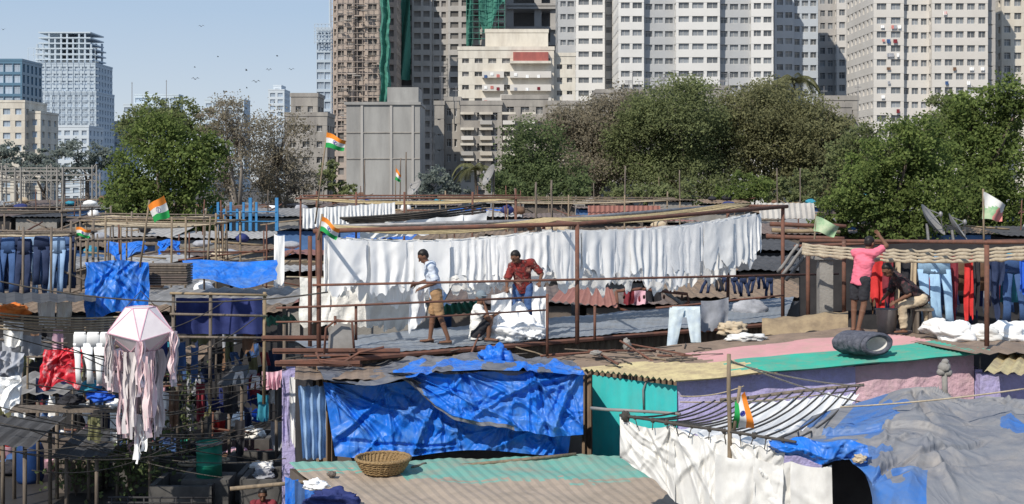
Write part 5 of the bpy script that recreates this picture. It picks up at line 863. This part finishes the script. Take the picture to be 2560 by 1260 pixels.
tarp('red patterned cloth hanging at left below the white trousers',112,212,872,965,24.2,'red_print',1.3,-15,name='hanging_cloth',cat='cloth'); tarp('grey striped cloth hanging at the left edge',-30,62,880,990,22.5,'grey_cloth',1.2,-10,name='hanging_cloth',cat='cloth'); tarp('white cloth hanging below the grey one at left edge',-20,50,940,1020,22,'white_cloth',1.2,name='hanging_cloth',cat='cloth')
tarp('pink and white towel hanging behind the lantern',245,320,870,975,23.8,'tassel',1.0,name='hanging_cloth',cat='cloth')
for i,(px,py,m) in enumerate([(225,965,'teal_cloth'),(250,990,'royal'),(180,1000,'black_cloth'),(300,1010,'white_cloth')]): bundle('%s cloth pile on the dim left ledge'%['teal','blue','black','white'][i],W(px,py,25.5),(.24,.2,.1),m,k=.5)
obj('plank',MB().box(W(200,1022,25.5),(2.6,.6,.05)),'old_wood',None,False,'board ledge carrying cloth piles at left','board')
for i,(px,py,m) in enumerate([(598,928,'white_cloth'),(632,925,'grey_cloth'),(612,870,'black_cloth'),(660,880,'maroon'),(640,940,'white_cloth'),(585,880,'denim')]): trousers('small %s shorts on the alley line'%['white','grey','black','maroon','second white','denim'][i],W(px,py,28.5),(1,0,0),.3,m,None,.09)
cloth('pink cloth hanging by the alley at platform corner',W(655,928,26.5),W(705,925,26.5),.35,'pink_cloth')
for i in range(40):
    x0=R.uniform(-60,300); x1=R.uniform(420,720); y0=R.uniform(800,1180); y1=y0+R.uniform(-110,110); cable('black cable crossing the left courtyard',W(x0,y0,R.uniform(20,27)),W(x1,y1,R.uniform(24,29)),R.uniform(.05,.4),.01,group='black cables over the courtyard')
for i in range(18):
    x0=R.uniform(-40,560); y0=R.uniform(830,1080); Y=R.uniform(27,33); pole('thin pole among the dim courtyard racks',W(x0,y0,Y),W(x0+R.uniform(80,220),y0+R.uniform(-15,15),Y),.026,R.choice(['old_wood','rust','bamboo']),group='poles in the dim courtyard')
    pole('upright post among the dim courtyard racks',W(x0,y0+150,Y+.1),W(x0+3,y0-40,Y+.1),.026,R.choice(['old_wood','rust','bamboo']),group='posts in the dim courtyard')
dc=['black_cloth','navy','grey_cloth','white_cloth','maroon','teal_cloth','denim','brown_cloth','black_cloth','denim_dark','olive_cloth','white_cloth','pink_cloth','denim_dark','black_cloth']
for i in range(100):
    px=R.uniform(-20,690); py=R.choice([R.uniform(780,880),R.uniform(850,1000),R.uniform(900,1060)]); m=R.choice(dc); Y=R.uniform(27,34); cloth('%s cloth hung in the dim courtyard'%m.replace('_cloth',''),W(px,py,Y),W(px+R.uniform(16,42),py+R.uniform(-4,4),Y+R.uniform(-.2,.2)),R.uniform(.3,.8),m,folds=1.5,amp=.05,group='%s cloths in the courtyard'%m.replace('_cloth',''),nu=12,nv=8,rag=.3)
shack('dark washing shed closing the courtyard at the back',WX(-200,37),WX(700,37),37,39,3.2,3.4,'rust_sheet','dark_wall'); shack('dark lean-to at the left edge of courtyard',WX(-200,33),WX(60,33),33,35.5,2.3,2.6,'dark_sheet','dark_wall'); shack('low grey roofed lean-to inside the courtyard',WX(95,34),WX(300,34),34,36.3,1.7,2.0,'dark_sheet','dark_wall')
for i,(x0,x1,Y,z,m,l) in enumerate([(-80,70,25.5,1.75,'dark_sheet','added low black shade shelter at the bottom left corner'),(20,150,28,2.35,'grey_sheet','added low grey shade shelter behind the blue barrel'),(250,330,29,2.0,'dark_sheet','small added black shade shelter below the lantern'),(380,480,31.5,2.5,'rust_sheet','small added rusty shade shelter right of the lantern'),(560,700,30,2.2,'dark_sheet','added black shade shelter beside the purple wall'),(150,250,26.5,1.3,'dark_sheet','added knee-high black shade cover left of the plant')]):
    shack(l,WX(x0,Y),WX(x1,Y),Y,Y+1.6,z,z+.2,m,'dark_wall',open_=True)  # low roofs added to hide the ground and cast shade on the courtyard
obj('partition',MB().bb(WX(705,27.5),WX(775,27.5),27.5,28,0,WZ(925,27.5)),'purple_wall',None,False,'narrow purple wall strip by the alley','wall')
for i in range(4): cloth('printed cloth hanging beside the purple alley wall',W(708+16*i,940,27.2),W(724+16*i,940,27.2),1.4,['purple_wall','white_cloth','pink_cloth','denim_light'][i],folds=1,amp=.03,group='printed cloths by the alley wall',nu=10)
for i,(px,py) in enumerate([(430,1215),(545,1235),(640,1200),(620,1140),(690,1245),(470,1262),(330,1200),(240,1190)]):
    c=G(px,py,0); mb=MB()
    for q in((-.6,0,.12,1.2),(.6,0,.12,1.2),(0,-.6,1.32,.12),(0,.6,1.32,.12)): mb.bb(c.x+q[0]-q[2]/2,c.x+q[0]+q[2]/2,c.y+q[1]-q[3]/2+.001*i,c.y+q[1]+q[3]/2,0,.55+.003*abs(q[0])*10)
    mb.bb(c.x-.54,c.x+.54,c.y-.54,c.y+.54,.0,.3); obj('wash_pen',mb,'wet_concrete',None,False,'concrete wash pen on the courtyard floor','wash pen','concrete wash pens')
c=W(523,1190,27.6); t=thing('oil_drum','green metal drum in the courtyard','drum',c); obj('body',MB().lathe(c,[(.001,0),(.27,0),(.27,.25),(.285,.265),(.27,.28),(.27,.5),(.285,.515),(.27,.53),(.27,.72),(.28,.74),(.26,.74),(.25,.7),(.001,.7)],24),'drum_green',t,True)
obj('band',MB().lathe(c,[(.28,.69),(.293,.7),(.293,.73),(.28,.75)],24),'steel',t,True)
obj('plinth',MB().bb(c.x-.5,c.x+.5,c.y-.4,c.y+.4,0,c.z),'wet_concrete',None,False,'concrete plinth under the green drum','plinth')
c=G(75,1205,0); obj('barrel',MB().lathe(c,[(.001,0),(.27,0),(.31,.1),(.31,.75),(.26,.88),(.24,.9),(.001,.9)],20),'barrel_blue',None,True,'blue plastic barrel in the dark left courtyard','barrel')
cols={'denim':'denim blue','drum_green':'green','royal':'bright blue','red_cloth':'red','grey_sheet':'metal','white_cloth':'white','yellow_wood':'tan','pink_cloth':'pink'}
for i in range(24):
    px=R.uniform(0,690); py=R.uniform(1075,1190); c=G(px,py,0); m=R.choice(list(cols)); s=R.uniform(.7,1.2)
    obj('bucket',MB().lathe(c,[(.001,.01),(.13*s,.01),(.17*s,.32*s),(.18*s,.33*s),(.16*s,.32*s),(.12*s,.05),(.001,.04)],16),m,None,True,'%s bucket on the courtyard floor'%cols[m],'bucket','%s buckets in the courtyard'%cols[m])
    c=G(R.uniform(0,690),R.uniform(1070,1200),0); m=R.choice(dc); bundle('%s laundry pile on the courtyard floor'%m.replace('_cloth',''),c+V((0,0,.12)),(R.uniform(.25,.5),R.uniform(.2,.4),R.uniform(.12,.25)),m,group='%s piles in the courtyard'%m.replace('_cloth',''),k=.6,nu=24,nv=16)
def plant(label,px,py,h,n=260,leaf='dark',spread=.5):
    c=G(px,py,0); t=thing('plant',label,'plant',c); pts=rng.normal(size=(n,3))*np.array([spread*.5,spread*.5,h*.25])+np.array([c.x,c.y,h*.6]); leafmesh('foliage',pts,.1,LM[leaf],t)
    mb=MB()
    for k in range(7): mb.tube([c,c+V((R.uniform(-.3,.3),R.uniform(-.3,.3),h*.8))],.012,4)
    obj('stem',mb,'bark',t)
plant('dark leafy plant growing in the courtyard below the lantern',335,1250,1.4,900,'dark',.8); plant('leafy plant in front of the lantern tassels at right',455,1180,2.6,350,'dark',.5); plant('small plant near the blue barrel',190,1240,.9,250,'dark',.6)
for i in range(3): c=W(520,1150,29); d=[-.5,.05,.6][i]; obj('bamboo_cane',MB().tube([V((c.x,29,0)),c,c+V((d*.4,0,.45)),c+V((d*1.2,0,.8))],.025,6),'bamboo',None,True,'%s curved cane sprouting behind the green drum'%['left','middle','right'][i],'cane')
for i,(px,py,m,r) in enumerate([(630,1100,'cream_cloth',.28),(600,1060,'white_cloth',.3),(645,1050,'royal',.25),(655,1190,'white_cloth',.25),(660,1210,'grey_cloth',.2),(430,1070,'pink_cloth',.12)]): bundle('%s laundry heap in the alley'%['cream','white','blue','striped white','grey','small pink'][i],G(px,py+40,0)+V((0,0,.55 if i<5 else .8)),(r,r*.8,r*.6),m,k=.5)
for i,(px,py,l) in enumerate([(150,1165,'wide dark box standing in left courtyard'),(200,1225,'dark crate at the bottom left'),(565,1075,'grey washing slab in the alley')]):
    c=G(px,py,0); obj('crate',MB().bb(c.x-.45,c.x+.45,c.y-.3,c.y+.3,0,.7).bb(c.x-.5,c.x+.5,c.y-.35,c.y+.35,.7,.75),'mud_wall' if i<2 else 'wet_concrete',None,False,l,'crate')
for i in range(5): p=G(485+12*i,1225,0); obj('hose',MB().tube([p+V((.35*cos(k*.5),.25*sin(k*.5),.6+.02*i)) for k in range(14)],.03,6),'pale_rope',None,True,'coil of pale rope on the washing pen','rope','coiled pale rope')
t=thing('railing','dark metal railing at the bottom edge','railing',W(400,1262,24)); 
for py in(1243,1256): obj('rail',MB().tube([W(270,py,24),W(530,py+2,24)],.02,6),'dark_wall',t,True)
for px in range(280,530,40): obj('post',MB().tube([W(px,1243,24),W(px,1330,24)],.018,6),'dark_wall',t,True)
m6=W(660,1360,25); person('dark-haired person crouching at the bottom of the alley',m6,dict(chest=(0,-.05,.68),neck=(0,-.1,.86),head=(0,-.14,.99),hL=(.1,.1,.28),hR=(-.1,.1,.28),kL=(.16,-.25,.5),kR=(-.16,-.25,.5),aL=(.14,-.05,.08),aR=(-.14,-.05,.08),tL=(.15,-.22,.03),tR=(-.15,-.22,.03),sL=(.18,-.05,.8),sR=(-.18,-.05,.8),eL=(.26,-.25,.6),eR=(-.26,-.25,.6),wL=(.14,-.45,.62),wR=(-.1,-.45,.6)),(0,-1,0),(.2,-.9,-.3),'maroon','brown_cloth',.8,1.8,shoes=False)
# ---- lantern
Yl=15.; c=W(352,838,Yl); t=thing('paper_lantern','pink and white festival lantern with long tassels','lantern',c)
ru,rm_,rl=.17,.42,.2; zu,zl=.33,-.17
rot=.25; U=[c+V((ru*cos(k*pi/3+rot),ru*sin(k*pi/3+rot),zu)) for k in range(6)]; Mi=[c+V((rm_*cos(k*pi/3+rot+pi/6),rm_*sin(k*pi/3+rot+pi/6),.06 if k%2 else -.02)) for k in range(6)]; Lo=[c+V((rl*cos(k*pi/3+rot),rl*sin(k*pi/3+rot),zl)) for k in range(6)]
for k in range(6):
    obj('panel',MB().add([U[k],Mi[k],U[(k+1)%6]],[(0,1,2)]),'lantern',t); obj('panel',MB().add([U[k],Mi[k-1],Mi[k]],[(0,1,2)]),'lantern',t); obj('panel',MB().add([Lo[k],Mi[k],Mi[k-1]],[(0,1,2)]),'lantern',t); obj('panel',MB().add([Lo[k],Lo[(k+1)%6],Mi[k]],[(0,1,2)]),'lantern',t)
mb=MB()
for k in range(6):
    for a,b in((U[k],Mi[k]),(U[(k+1)%6],Mi[k]),(U[k],U[(k+1)%6]),(Mi[k],Lo[k]),(Mi[k],Lo[(k+1)%6]),(Lo[k],Lo[(k+1)%6]),(Mi[k],Mi[k-1])): mb.tube([a,b],.007,4)
obj('trim',mb,'lantern_trim',t); obj('top_panel',MB().add(U,[list(range(6))]),'lantern',t)
def tassel(p,L_,n,w_,m):
    mb=MB()
    for k in range(n):
        q=p+V((R.uniform(-w_,w_),R.uniform(-w_,w_)*.6,0)); sd=R.random()*30; wd=R.uniform(.018,.035); ln=L_*R.uniform(.75,1.05); ang=R.random()*3
        mb.sheet(lambda u,v:q+V((cos(ang),sin(ang),0))*(u-.5)*wd*2*(1+.3*sin(v*9+sd))+V((.05*mn.noise(V((v*3,sd,0))),.05*mn.noise(V((v*3,sd,4))),-ln*v)),2,14)
    obj('tassel',mb,m,t,True)
for k in range(6): tassel(Mi[k],.62,9,.04,'tassel' if k%3 else 'tassel_white')
for k in range(6): tassel(Lo[k],1.0,12,.07,'tassel' if k%2 else 'tassel_white')
tassel(c+V((0,0,zl)),1.1,14,.13,'tassel'); tassel(c+V((0.02,-.05,zl-.75)),.55,5,.06,'white_cloth')
obj('hanger',MB().tube([U[0],c+V((0,0,.52)),U[3]],.006,4),'dark_rope',t)
cable('black wire from which the lantern hangs',W(-60,690,15),W(820,730,15),.2,.01)
